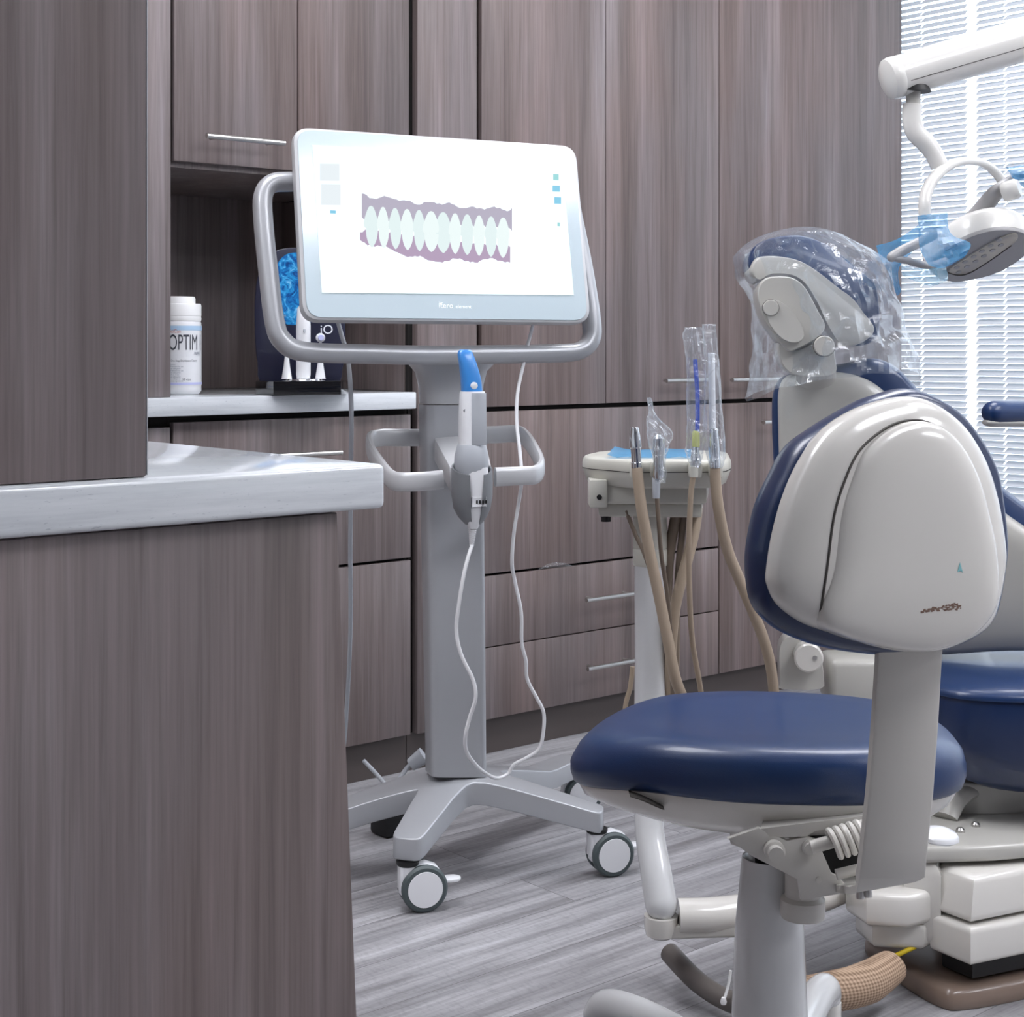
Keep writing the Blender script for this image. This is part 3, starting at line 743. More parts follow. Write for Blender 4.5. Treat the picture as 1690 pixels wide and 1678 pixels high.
def caster(tip, wdir, brake):
    """wdir: direction the wheel's face points to"""
    c = V((tip.x, tip.y, 0)); z_w = .0425; wd = wdir.normalized(); fw = UP.cross(wd)
    k = c+fw*.027
    b = BM(); lathe(b, c+UP*.083, [(.019, 0), (.021, .003), (.021, .008)], seg=24); st = obj('caster', b, 'black', cart)
    b = BM(); lathe(b, c+UP*.028, [(.012, 0), (.017, .006), (.018, .04), (.018, .055)], seg=24)
    pts = [c+UP*.083-fw*.017, c+UP*.083+fw*.012, k+UP*.086+fw*.006, k+UP*.078+fw*.026, k+UP*.06+fw*.038, k+UP*.045, c+UP*.04-fw*.017]
    prism(b, [p-wd*.014 for p in pts], wd*.028, .003); obj('fork', b, 'white_plastic', st)
    for s in (-1, 1):
        q = k+UP*z_w+wd*s*.008
        b = BM(); lathe(b, q, [(.034, 0), (.041, .002), (.0425, .006), (.0425, .012), (.0385, .0165), (.033, .0172)], axis=wd*s, seg=36); w_ = obj('wheel', b, 'rubber', st)
        b = BM(); lathe(b, q+wd*s*.0166, [(.0325, 0), (.032, .0018), (.0, .0028)], axis=wd*s, seg=36); obj('wheel_cap', b, 'white_plastic', st)
    if brake:
        b = BM(); q = k+fw*.05+UP*.047
        pts = cat([q+fw*x+wd*y for x, y in ((-.012, -.012), (.012, -.014), (.022, 0), (.012, .014), (-.012, .012))], 4, True)
        prism(b, pts, UP*.006, .0015); obj('brake_tab', b, 'white_plastic', st)
fd = C(.12, -1, 0)
def wdir(x): return -(C(x, 1, 0))
caster(tips[0], C(.30, -1, 0), True); caster(tips[1], C(.33, -1, 0), True); caster(tips[2], C(.2, -1, 0), False)
caster(tips[3], C(-.5, -1, 0), False)

# wand
wb = P(781, 866, 2.80)
wand = thing('scanner_wand', 'white handheld scanner wand with blue tip cover standing in the cart cradle', 'scanner wand', wb)
def sec(cx, py, hw, dep, e=3.2, D=2.795, n=24):
    c = P(cx, py, D); h = hw/F*D
    return [c+hC*h*math.copysign(abs(math.cos(2*PI*k/n))**(2/e), math.cos(2*PI*k/n))+nC*dep*math.copysign(abs(math.sin(2*PI*k/n))**(2/e), math.sin(2*PI*k/n)) for k in range(n)]
b = BM(); loft(b, [sec(781, 872, 7, .008), sec(781, 860, 12, .014), sec(783, 840, 17, .02), sec(784, 815, 20, .024), sec(783, 790, 22, .026), sec(782, 770, 21, .026)]); wbody = obj('lower_body', b, 'white_plastic', wand)
b = BM(); loft(b, [sec(778, 788, 22, .024, 2.4), sec(778, 770, 28, .029, 2.4), sec(778, 752, 27.5, .029, 2.4), sec(778, 738, 24, .026, 2.6), sec(778, 733, 22, .024, 2.8)]); obj('collar', b, 'cable_grey', wand, label='grey bell-shaped collar')
b = BM(); loft(b, [sec(779, 740, 21.5, .022), sec(779, 690, 21.5, .021), sec(779.5, 650, 20.5, .019), sec(779.5, 645.5, 19.5, .018)]); obj('upper_body', b, 'white_plastic', wand)
ub = LAST
b = BM(); prism(b, [P(773, 648, 2.795)+nC*.0205, P(797, 648, 2.795)+nC*.0205, P(797, 733, 2.795)+nC*.0235, P(773, 733, 2.795)+nC*.0235], nC*.0012, .0004); obj('grey_panel', b, 'cable_grey', wand)
b = BM(); lathe(b, P(762.5, 677, 2.795)+nC*.016, [(.003, 0), (.003, .006)], axis=nC, seg=14); obj('button', b, 'cradle_grey', wand)
b = BM(); loft(b, [sec(778.5, 646, 17, .016), sec(777, 625, 16.5, .015), sec(772, 600, 14.5, .012), sec(768, 585, 13, .009), sec(767.5, 579, 11, .006), sec(767.5, 577, 8, .004)]); sl = obj('tip_cover', b, 'blue_plastic', wand, label='bright blue tip cover')
b = BM(); lathe(b, P(779, 636, 2.78)+nC*.014, [(.0062, -.002), (.0062, .0018), (.005, .0022)], axis=nC, seg=20); obj('round_badge', b, 'white_plastic', sl)
b = BM()
for k in range(5):
    obox(b, P(776+k*5, 826, 2.795)+nC*.024, (hC, nC, UP), (.0015, .0015, .003))
obj('vent_slots', b, 'black', wand)
b = BM(); obox(b, P(785, 826, 2.795)+nC*.0215, (hC, nC, UP), (.013, .002, .008), .001); obj('vent_plate', b, 'white_plastic', wand)
b = BM()
for k in range(9):
    q = P(780-.2*k, 872+k*3.4, 2.795); lathe(b, q-UP*.0012, [(.0075-k*.0004, 0), (.0075-k*.0004, .0022)], seg=14)
lathe(b, P(778, 900, 2.795), [(.003, 0), (.005, .034)], seg=12); obj('strain_relief', b, 'cable_white', wand)
cab = [(779, 900, 2.79), (773, 918, 2.78), (765, 950, 2.77), (757, 1000, 2.765), (753, 1040, 2.765), (761, 1080, 2.76), (780, 1120, 2.755), (785, 1150, 2.75), (775, 1185, 2.75), (768, 1215, 2.75), (770, 1240, 2.77), (785, 1262, 2.83), (803, 1277, 2.89), (820, 1284, 2.93), (838, 1277, 2.95), (848, 1262, 2.95), (870, 1250, 2.95), (890, 1235, 2.95), (897, 1205, 2.95), (897, 1175, 2.95), (885, 1150, 2.95), (870, 1120, 2.95), (868, 1090, 2.95), (861, 1060, 2.95), (860, 1010, 2.95), (850, 960, 2.95), (845, 930, 2.94), (848, 880, 2.94), (856, 830, 2.94), (861, 790, 2.86+.05), (858, 745, 2.93), (853, 700, 2.95), (854, 650, 2.97), (864, 600, 3.0), (872, 565, 3.0), (880, 530, 3.0), (880, 480, 3.0)]
b = BM(); tube(b, [P(*c) for c in cab], .0034, 10, 6); obj('cable', b, 'cable_white', wand, label='thin white looping cable')
# monitor cord over the back counter
cd = [(552, 470, 3.04), (556, 520, 3.04), (563, 550, 3.04), (574, 590, 3.02), (579, 650, 2.98), (580, 700, 3.0), (579, 780, 3.08), (578, 900, 3.15), (578, 1050, 3.2), (570, 1200, 3.25), (560, 1300, 3.25)]
b = BM(); tube(b, [P(*c) for c in cd], .0045, 10, 6); obj('power_cord', b, 'cable_grey', cart, label='grey cord hanging from the back of the screen')

# power brick and cable loops on floor
q = P(655, 1262, 3.30)
t = thing('power_adapter', 'grey power plug with cables lying behind the cart base at floor level', 'power adapter', (q.x, q.y, 0))
b = BM(); box(b, (q.x-.05, q.y-.03, .001), (q.x+.04, q.y+.03, .05), .008); obj('box', b, 'black', t)
b = BM(); tube(b, [P(678, 1262, 3.26), P(700, 1246, 3.26)], [.013, .017], 14, 1, sq=3); obj('plug', b, 'cable_grey', t)
b = BM(); tube(b, [P(700, 1246, 3.26), P(676, 1263, 3.26), P(664, 1278, 3.25), P(650, 1300, 3.24), P(640, 1335, 3.26), P(625, 1352, 3.3)], .005, 10); obj('cable', b, 'cable_grey', t)
b = BM(); tube(b, [P(600, 1255, 3.3), P(622, 1278, 3.28), P(640, 1300, 3.26), P(660, 1330, 3.28)], .0045, 10); obj('cable', b, 'cable_grey', t)
b = BM(); tube(b, [P(634, 1330, 3.31), P(645, 1345, 3.31), P(657, 1353, 3.3), P(664, 1345, 3.3), P(662, 1328, 3.3)], .006, 10); obj('cable', b, 'rubber', t)
b = BM(); tube(b, [P(655, 1328, 3.33), P(668, 1340, 3.32), P(678, 1345, 3.32)], .009, 10); obj('cable', b, 'black', t)

# ------------------------------------------------------------ stool
sc_ = C(.312, 1.95, 0)
stool = thing('stool', 'beige dental stool with navy seat and glossy curved backrest in the foreground', 'stool', sc_)
ft = math.radians(42); fS = C(-math.sin(ft), math.cos(ft), 0); sS = C(math.cos(ft), math.sin(ft), 0)
seatc = C(.317, 1.985, 0); ft = math.radians(-7); fS = C(-math.sin(ft), math.cos(ft), 0); sS = C(math.cos(ft), math.sin(ft), 0)
def seat_outline(k, n, e=2.6):
    a = 2*PI*k/n; ca, sa = math.cos(a), math.sin(a)
    if ca < 0: e = 1.85
    u = math.copysign(abs(ca)**(2/e), ca); v = math.copysign(abs(sa)**(2/e), sa)
    wdt = .243*(1-.05*v); return u*wdt, v*.178
def seat_ring(s, z, n=72, lip=1.0, sx=1.0):
    r = []
    for k in range(n):
        u, v = seat_outline(k, n); u *= s; v *= s
        dz = -.026*max((-u-.11)/.13, 0)**2*lip - .008*max((-u-.07)/.17, 0)**2*(z > .52) - .006*max((u-.14)/.1, 0)**2
        r.append(seatc+sS*u+fS*v+UP*(z+dz))
    return r
b = BM(); loft(b, [seat_ring(s, z) for s, z in ((.90, .490), (.955, .490), (.985, .496), (1.0, .508), (1.0, .520), (.985, .534), (.955, .543), (.91, .549), (.82, .5525), (.65, .552), (.45, .549), (.2, .547), (.03, .547))])
obj('seat', b, 'vinyl_blue', stool, sharp=80)
b = BM(); loft(b, [seat_ring(s, z, lip=l) for s, z, l in ((.30, .430, 0), (.52, .432, .1), (.70, .440, .5), (.84, .456, .85), (.93, .475, 1), (.958, .490, 1), (.95, .494, 1))])
obj('seat_shell', b, 'ivory', stool, sharp=80)
b = BM(); prism(b, cat([P(*q) for q in ((1040, 1315, 1.86), (1062, 1320, 1.855), (1094, 1334, 1.85), (1091, 1335, 1.85), (1060, 1321.5, 1.855))], 3, True), C(0, .05, 0), 0); obj('shell_slot', b, 'line_dark', stool)
# backrest
bt = math.radians(22); nB = C(math.sin(bt), -math.cos(bt), .06).normalized(); hB = C(math.cos(bt), math.sin(bt), 0)
bc = P(1465, 870, 1.62)
shell = [(1494, 653.6), (1424, 670), (1366, 705), (1328, 751), (1296, 818), (1278, 883), (1270, 941), (1272.5, 970), (1287, 999.5), (1322, 1026), (1366, 1043), (1453.5, 1069.6), (1512, 1076), (1556, 1071), (1599.5, 1052), (1628.7, 1028.7), (1641, 993.7), (1652, 935), (1652, 897), (1640, 824), (1620, 760), (1585, 701.7), (1541, 666.7)]
cush = [(1494, 641), (1439, 652), (1401, 669.6), (1342.6, 704.7), (1301.7, 736.8), (1275.5, 783.5), (1252, 836), (1238, 906), (1238, 955.7), (1246, 996.6), (1266.7, 1025.8), (1301.7, 1049), (1366, 1069.6), (1453.5, 1080.7), (1512, 1078), (1556, 1070), (1598, 1050), (1626, 1020), (1638, 980), (1646, 930), (1648, 890), (1641, 824), (1628.7, 766), (1593.7, 704.7), (1555.7, 666.7)]
panel = [(1353, 1023), (1366, 941), (1377.6, 853.5), (1395, 795), (1418.5, 745.5), (1453.5, 713), (1488.6, 696), (1523.6, 694.4), (1555.7, 707.6), (1585, 736.8), (1611, 789), (1628.7, 853.5), (1640, 912), (1643, 970), (1635, 1011), (1600, 1050), (1556, 1068), (1512, 1074), (1453.5, 1067), (1395, 1050)]
def bp_(px, py, off=0): return on_plane(px, py, bc+nB*off, nB)
def curve_back(pts, amount=.03):
    """wrap the pad round the sitter's back"""
    out = []
    for p in pts:
        x = (p-bc).dot(hB); out.append(p-nB*(amount*(x/.13)**2)*0)
    return out
def smooth_out(l, off, n=5): return [bp_(p.x, p.y, off) for p in cat([V((x, y, 0)) for x, y in l], n, True)]
o0 = smooth_out(cush, -.030); cc = sum(o0, V())/len(o0)
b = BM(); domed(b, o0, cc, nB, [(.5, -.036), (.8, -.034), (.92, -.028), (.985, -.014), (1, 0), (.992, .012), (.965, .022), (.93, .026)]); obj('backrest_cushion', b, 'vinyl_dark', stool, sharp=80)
o1 = smooth_out(shell, 0); cc = sum(o1, V())/len(o1)
b = BM(); domed(b, o1, cc, nB, [(.97, -.014), (.995, -.010), (1, -.004), (.992, .006), (.97, .013), (.93, .018), (.85, .024), (.7, .029), (.5, .032), (.3, .033), (.08, .0335)]); obj('backrest_shell', b, 'ivory', stool, sharp=80)
from mathutils.bvhtree import BVHTree
def caster_on(o):
    r_ = o
    while r_.parent: r_ = r_.parent
    mw = V(r_.location)
    me = o.data; tree = BVHTree.FromPolygons([v.co+mw for v in me.vertices], [tuple(p.vertices) for p in me.polygons])
    def f(px, py):
        d = (P(px, py, 1.0)-EYE).normalized(); h, n, i, dist = tree.ray_cast(EYE, d)
        return (h, n if n.dot(d) < 0 else -n) if h else (None, None)
    return f
on_shell = caster_on(LAST)
o2 = smooth_out(panel, .022); cc = sum(o2, V())/len(o2)
b = BM(); domed(b, o2, cc, nB, [(1.0, -.024), (1.0, -.001), (.996, .0035), (.985, .007), (.965, .0095), (.92, .0125), (.84, .0155), (.7, .018), (.5, .0195), (.3, .020), (.08, .0203)]); bpan = obj('backrest_panel', b, 'ivory', stool, sharp=80)
on_panel = caster_on(bpan)
gp = []
for p in cat([V((x, y, 0)) for x, y in panel[:9]], 5):
    h, n = on_shell(p.x-1.5, p.y)
    if h: gp.append(h+n*.0004)
b = BM(); tube(b, gp, .0013, 8, 1); obj('panel_groove', b, 'line_dark', stool, label='dark groove line')
rnd = random.Random(3); b = BM()
for k in range(95):
    u_ = rnd.random(); x = 1521+u_*66; y = 1008-u_*9+rnd.uniform(-5, 6)*(.4+.6*u_)
    h, n = on_panel(x, y)
    if h: obox(b, h, (hB, UP, n), (.0004+rnd.random()*.0011, .0003+rnd.random()*.0008, .0003))
obj('worn_print', b, 'mark_brown', stool, label='worn brown lettering, illegible')
b = BM(); s_ = [on_panel(*q) for q in ((1580, 944), (1584, 928), (1589, 945), (1585, 942))]; prism(b, [h+n*.0001 for h, n in s_], nB*.0003); obj('teal_mark', b, 'mark_teal', stool)
# back bar
b = BM()
rb = []
for x0, x1, y, D in ((1452, 1558, 1040, 1.615), (1450, 1554, 1090, 1.62), (1443, 1548, 1200, 1.635), (1434, 1540, 1310, 1.65), (1424, 1531, 1400, 1.665), (1418, 1526, 1448, 1.675)):
    a, c = P(x0, y, D), P(x1, y, D+.022); th = nB*-.007
    e = (c-a).normalized()*.003
    rb.append([a+th, a+e*.0, a+e-th*.25, c-e-th*.25, c, c+th])
for x0, x1, y, D in ((1414, 1519, 1458, 1.69), (1402, 1508, 1462, 1.74), (1380, 1485, 1458, 1.80), (1345, 1440, 1448, 1.88)):
    a, c = P(x0, y+12, D), P(x1, y-8, D+.022); th = UP*.007
    rb.append([a+th, a, a-th*.2, c-th*.2, c, c+th])
loft(b, rb); obj('back_bar', b, 'ivory_metal', stool)
b = BM()
for dx in (0, 12):
    b = BM(); lathe(b, P(1420+dx, 1476-dx*.25, 1.72), [(.004, -.004), (.005, 0), (.005, .004)], axis=-UP, seg=12); obj('bolt', b, 'steel', stool)
# mechanism
D0 = 1.80
b = BM(); q = [(1316, 1451), (1240, 1412), (1201, 1384), (1252, 1366), (1300, 1388), (1331, 1381), (1349, 1387), (1373, 1442), (1385, 1448), (1403, 1469), (1394, 1474), (1322, 1486)]
prism(b, [P(x, y, D0) for x, y in q], C(.0, .008, 0), .001); prism(b, [P(x, y, D0)+C(.03, .12, 0) for x, y in q], C(0, .008, 0), .001)
prism(b, [P(x, y, D0) for x, y in ((1255, 1367), (1440, 1344), (1440, 1352), (1345, 1372), (1330, 1381), (1270, 1382))], C(.03, .12, 0), .001)
obj('tilt_bracket', b, 'ivory_metal', stool)
for px_, py_, rr_, hh_ in ((1277, 1402, .012, .024), (1336, 1398, .009, .012), (1351, 1452, .0045, .006)):
    b = BM(); lathe(b, P(px_, py_, D0)+C(0, .004, 0), [(rr_, 0), (rr_, hh_*.55), (rr_*.75, hh_*.6), (rr_*.75, hh_)], axis=C(0, -1, 0), seg=20); obj('bolt', b, 'ivory_metal', stool)
b = BM(); prism(b, [P(x, y, D0+.05) for x, y in ((1335, 1383), (1440, 1350), (1436, 1446), (1380, 1450), (1350, 1440))], C(0, .05, 0), .001); obj('dark_interior', b, 'black', stool)  # black box stands in for the shaded interior behind the spring
s0, s1 = P(1374, 1393, 1.765), P(1430, 1376, 1.765); ax = (s1-s0); an = ax.normalized(); u = an.orthogonal().normalized(); w = an.cross(u); hel = []
for k in range(76):
    a = k/15*2*PI; hel.append(s0+ax*(k/75)+(u*math.cos(a)+w*math.sin(a))*.0150)
b = BM(); tube(b, hel, .0038, 8, 2); obj('spring', b, 'ivory_metal', stool, label='coiled beige spring')
b = BM(); tube(b, [P(1338, 1398, 1.775), P(1440, 1370, 1.775)], .0075, 14, 1); obj('spring_rod', b, 'ivory_metal', stool)
b = BM(); tube(b, [P(1380, 1443, 1.775), P(1430, 1431, 1.775)], .006, 14, 1); obj('lower_rod', b, 'ivory_metal', stool)
b = BM(); box(b, sc_+V((-.03, -.03, .40)), sc_+V((.04, .03, .445)), .004); obj('mount_plate', b, 'ivory_metal', stool)
b = BM(); lathe(b, C(.352, 1.90, 0), [(.026, .33), (.027, .336), (.027, .352), (.0215, .356), (.0215, .41)], seg=24); obj('socket', b, 'ivory_metal', stool)
b = BM(); pts = cat([P(*q) for q in ((1515, 1371, 1.80), (1545, 1366, 1.81), (1572, 1374, 1.82), (1583, 1385, 1.81), (1565, 1390, 1.78), (1530, 1385, 1.77))], 5, True)
domed(b, pts, sum(pts, V())/len(pts), UP, [(.8, -.006), (1, -.003), (1, .001), (.9, .004), (.5, .006)]); pd = obj('lever', b, 'white_plastic', stool)
b = BM(); tube(b, [P(1520, 1382, 1.79), P(1440, 1398, 1.82)], .0045, 10, 1); obj('lever_rod', b, 'steel', pd)
# column (slightly conical sleeve, open top)
colS = C((1270-CX)/F*1.95, 1.95, 0)
b = BM(); lathe(b, colS, [(.050, .10), (.0465, .20), (.0425, .300), (.0345, .384), (.0335, .387), (.0305, .385), (.0305, .33)], seg=40, caps=False); obj('column', b, 'column_white', stool, sharp=60)
b = BM(); lathe(b, colS, [(.029, .330), (.029, .340)], seg=30); obj('column_inner', b, 'black', stool)
b = BM(); lathe(b, colS, [(.018, .3), (.018, .42)], seg=24); obj('gas_lift', b, 'black', stool)
b = BM(); lathe(b, colS, [(.045, .075), (.055, .085), (.055, .12), (.05, .13)], seg=30); obj('hub', b, 'column_white', stool)
for k in range(5):
    a = math.radians(64+72*k); d = C(math.cos(a), math.sin(a), 0)
    R_ = .285 if k in (0, 1) else .28
    b = BM(); tube(b, [colS+d*.03+UP*.105, colS+d*.12+UP*.118, colS+d*.21+UP*.128, colS+d*(R_-.02)+UP*.124, colS+d*R_+UP*.105], [.024, .024, .023, .022, .018], 18, 5, round_end=True); lg = obj('leg', b, 'column_white', stool)
    tipp = colS+d*R_
    b = BM(); lathe(b, tipp+UP*.05, [(.012, 0), (.018, .01), (.018, .05)], seg=18); obj('caster_housing', b, 'ivory', lg)
    w_ = UP.cross(d).normalized()
    b = BM()
    for s in (-1, 1): lathe(b, tipp+UP*.0275+w_*s*.006, [(.024, 0), (.0275, .003), (.0275, .014), (.022, .017)], axis=w_*s, seg=26)
    obj('wheel', b, 'rubber', lg)

# ------------------------------------------------------------ instrument delivery unit
DU = 2.50
base_u = P(1090, 1510, 2.42); base_u.z = .0
unit = thing('instrument_unit', 'beige dental instrument unit with small tray on a slim pole behind the stool', 'dental instrument unit', base_u)
def tz(px, D, z): return C((px-CX)/F*D, D, z)
zt = .841
trayp = [tz(961, 2.49, zt), tz(964, 2.53, zt), tz(985, 2.60, zt), tz(1010, 2.63, zt), tz(1188, 2.63, zt), tz(1203, 2.58, zt), tz(1207, 2.46, zt), tz(1198, 2.41, zt), tz(1180, 2.395, zt), tz(1048, 2.385, zt), tz(1034, 2.395, zt), tz(975, 2.455, zt)]
tp3 = cat(trayp, 1, True); tc = sum(tp3, V())/len(tp3)
b = BM(); domed(b, tp3, tc, UP, [(.88, -.038), (.93, -.034), (.99, -.015), (1, -.010), (1, -.004), (.993, .001), (.975, .0045), (.95, .0055)]); tray = obj('tray', b, 'unit_grey', unit, sharp=50)
b = BM(); domed(b, tp3, tc, UP, [(1.001, -.0130), (1.001, -.0118)]); obj('tray_seam', b, 'line_dark', tray)
b = BM(); prism(b, [tz(px, D, zt-.066) for px, D in ((978, 2.44), (1166, 2.43), (1170, 2.58), (985, 2.58))], UP*.034, .006, 3); obj('body', b, 'unit_grey', unit, sharp=50)
b = BM(); prism(b, [tz(px, D, zt-.088) for px, D in ((988, 2.46), (1158, 2.45), (1160, 2.56), (995, 2.56))], UP*.023, .005, 3); obj('lower_body', b, 'unit_grey', unit, sharp=50)
b = BM(); obox(b, tz(986, 2.46, .792), (C(1, 0, 0), C(0, 1, 0), UP), (.014, .03, .022), .003); obj('side_bracket', b, 'unit_grey', unit)
sb = LAST
b = BM(); lathe(b, tz(989, 2.431, .787), [(.0042, 0), (.0042, .003)], axis=C(0, -1, 0), seg=16); obj('hole', b, 'black', sb)
b = BM(); lathe(b, tz(1000, 2.47, .745), [(.008, 0), (.008, .01)], seg=14); obj('black_knob', b, 'black', unit)
# holder clips
for px in (1050, 1084, 1147, 1181):
    b = BM(); q = tz(px, 2.385, .833); obox(b, q, (C(1, 0, 0), C(0, 1, 0), UP), (.010, .014, .013), .005); obj('holder', b, 'unit_grey', unit)
pc = C((1073-CX)/F*DU, DU, 0)
b = BM(); lathe(b, pc, [(.027, .70), (.027, .775)], seg=28); lathe(b, pc, [(.0265, .672), (.0275, .674), (.0275, .697), (.0265, .699)], seg=28); obj('collar', b, 'unit_grey', unit)
b = BM(); tube(b, [P(1073, 878, DU), P(1074, 1100, DU), P(1071, 1300, DU)], .0255, 24, 1, caps=True); obj('pole', b, 'column_white', unit)
b = BM(); tube(b, [P(1070, 1290, 2.50), P(1072, 1370, 2.48), P(1083, 1440, 2.45), P(1091, 1492, 2.43)], [.023, .023, .0245, .025], 24, 5, round_end=True); obj('pole_foot', b, 'column_white', unit)
b = BM(); lathe(b, tz(1091, 2.43, .137), [(.018, -.030), (.0235, -.026), (.0260, -.015), (.0262, 0), (.0262, .003)], seg=30); obj('elbow', b, 'ivory', unit)
b = BM(); tube(b, [tz(1119, 2.43, .139), tz(1200, 2.44, .139), tz(1330, 2.50, .139), tz(1420, 2.60, .14)], .0265, 24, 4, caps=True); ar = obj('arm', b, 'ivory', unit)
b = BM(); prism(b, [tz(1095, 2.41, .108), tz(1230, 2.42, .108), tz(1230, 2.49, .108), tz(1100, 2.46, .108)], UP*.022, .006, 3); obj('arm_cover', b, 'ivory_metal', ar)
# blue film sheet on tray
b = BM(); g = []
for i in range(7):
    row = []
    for j in range(9):
        px = 1014+(1150-1014)*j/8+(6-i)*-2; D = 2.43+.2*i/6
        row.append(tz(px, D, zt+.0075+.0025*noise.noise(V((i*.9, j*.8, 0)))+(.004 if j == 0 else 0)))
    g.append(row)
loft(b, g, False, False, closed=False)
obj('barrier_film', b, 'blue_film', label='light blue film sheet lying on the tray of the instrument unit', cat_='plastic film')

def hose(b, pts, r, n=6): tube(b, [P(*p) for p in pts], r, 14, n)
def root_at(px, py, D): return P(px, py, D)
# high volume suction
t = thing('suction_hose', 'thick tan suction hose with bare metal nozzle, leftmost in the instrument unit', 'suction hose', root_at(1051, 775, 2.37))
b = BM(); hose(b, [(1051, 768, 2.365), (1053, 790, 2.362), (1059, 840, 2.36), (1072, 910, 2.36), (1087, 980, 2.36), (1103, 1060, 2.36), (1118, 1130, 2.37), (1150, 1190, 2.42), (1200, 1260, 2.5), (1300, 1330, 2.6)], [.0078, .0082]+[.0085]*8); obj('hose', b, 'hose_tan', t)
b = BM(); lathe(b, P(1051, 772, 2.365), [(.0085, 0), (.0085, .008), (.0078, .0085), (.0078, .03), (.0092, .031), (.0085, .045), (.0062, .060), (.0058, .061)], axis=UP-C(.06, 0, 0), seg=22); obj('nozzle', b, 'chrome', t)
# saliva ejector
t = thing('saliva_ejector', 'saliva ejector in crumpled clear wrap on the instrument unit, second from left', 'saliva ejector', root_at(1084, 800, 2.365))
b = BM(); lathe(b, P(1083, 822, 2.362), [(.0052, 0), (.0056, .002), (.0062, .03), (.005, .034)], axis=UP, seg=18); obj('grip', b, 'cable_grey', t)
b = BM(); lathe(b, P(1087, 789, 2.362), [(.009, 0), (.010, .006), (.008, .03), (.0095, .036), (.009, .06), (.004, .066)], axis=UP, seg=18); obj('valve', b, 'chrome', t)
b = BM(); hose(b, [(1084, 820, 2.362), (1087, 860, 2.37), (1092, 920, 2.38), (1101, 980, 2.4), (1108, 1060, 2.42), (1110, 1160, 2.45)], .0033); obj('hose', b, 'hose_dark', t)
def crumple_sleeve(rows, D, dep, seed, parent, amp=.003, m='clear_sleeve', n=28, power=1.0, name='clear_sleeve'):
    """rows: (px_left, px_right, py)"""
    ctrl = [V(r) for r in rows]; fine = cat(ctrl, 5); rings = []
    for i, rr in enumerate(fine):
        l, r_, y = rr; c = P((l+r_)/2, y, D); hw = max((r_-l)/2/F*D, .0008); ring = []
        for k in range(n):
            a = 2*PI*k/n; nv = noise.noise(V((math.cos(a)*2.2, math.sin(a)*2.2, i*.28+seed)))*1.6
            nv2 = noise.noise(V((math.cos(a)*6, math.sin(a)*6, i*.6+seed*2)))
            e = amp*(nv+.5*nv2)
            ring.append(c+C(math.cos(a)*(hw+e*.5), 0, 0)+C(0, math.sin(a)*(min(dep, hw*1.2+.002)+e), 0))
        rings.append(ring)
    b = BM(); loft(b, rings, False, False); return obj(name, b, m, parent, sharp=25)
crumple_sleeve([(1069, 1072, 656), (1070, 1080, 680), (1067, 1092, 694), (1069, 1110, 715), (1071, 1104, 735), (1076, 1100, 750), (1080, 1098, 768), (1080, 1100, 782), (1080, 1098, 797)], 2.36, .009, 2, t, .004)
# air water syringe with blue straw
t = thing('syringe', 'dental syringe with bright blue straw tip in a tall clear sleeve on the instrument unit', 'dental syringe', root_at(1150, 760, 2.365))
b = BM(); tube(b, [P(1151, 712, 2.365), P(1151, 650, 2.365), P(1147, 593, 2.365)], .0034, 12, 4); obj('tip', b, 'blue_straw', t, label='bright blue straw')
b = BM(); lathe(b, P(1148.5, 738, 2.365), [(.0052, 0), (.0058, .003), (.0055, .022), (.004, .025)], seg=16); obj('tip_nut', b, 'yellow_green', t)
b = BM(); lathe(b, P(1148, 772, 2.365), [(.0065, 0), (.0085, .006), (.0075, .018), (.006, .022), (.0055, .032)], seg=18); obj('syringe_body', b, 'chrome', t)
b = BM(); lathe(b, P(1145, 787, 2.363), [(.0062, 0), (.0068, .004), (.0065, .016)], seg=16); obj('grip', b, 'unit_grey', t)
b = BM(); hose(b, [(1144, 785, 2.363), (1140, 820, 2.365), (1137, 900, 2.37), (1138, 980, 2.38), (1143, 1060, 2.4), (1155, 1130, 2.43), (1165, 1200, 2.47)], .0042); obj('hose', b, 'hose_tan', t)
crumple_sleeve([(1131, 1158, 540), (1128, 1161, 556), (1133, 1164, 600), (1133, 1164, 650), (1133, 1163, 700), (1132, 1162, 735), (1132, 1160, 750), (1137, 1157, 762), (1140, 1154, 770)], 2.36, .008, 5, t, .0028)
# handpiece right
t = thing('suction_hose', 'thick tan suction hose with long white tip in clear sleeve, rightmost in the unit', 'suction hose', root_at(1181, 775, 2.37))
b = BM(); tube(b, [P(1176, 715, 2.37), P(1174, 582, 2.37)], .0052, 16, 1); obj('tip', b, 'white_plastic', t, label='long white straight tip')
b = BM(); lathe(b, P(1180, 772, 2.37), [(.0085, 0), (.0088, .012), (.008, .016), (.0086, .03), (.0066, .058), (.006, .06)], axis=UP-C(.04, 0, 0), seg=20); obj('nozzle', b, 'chrome', t)
b = BM(); hose(b, [(1180, 770, 2.37), (1181, 795, 2.37), (1186, 840, 2.37), (1200, 905, 2.38), (1222, 960, 2.39), (1245, 1015, 2.4), (1265, 1070, 2.42), (1276, 1130, 2.44), (1280, 1220, 2.47), (1270, 1330, 2.52)], [.0078]+[.0085]*9); obj('hose', b, 'hose_tan', t)
crumple_sleeve([(1158, 1181, 535), (1160, 1182, 545), (1163, 1187, 600), (1163, 1191, 660), (1163, 1195, 710), (1164, 1197, 745), (1168, 1196, 760), (1172, 1192, 772)], 2.365, .010, 8, t, .0028)
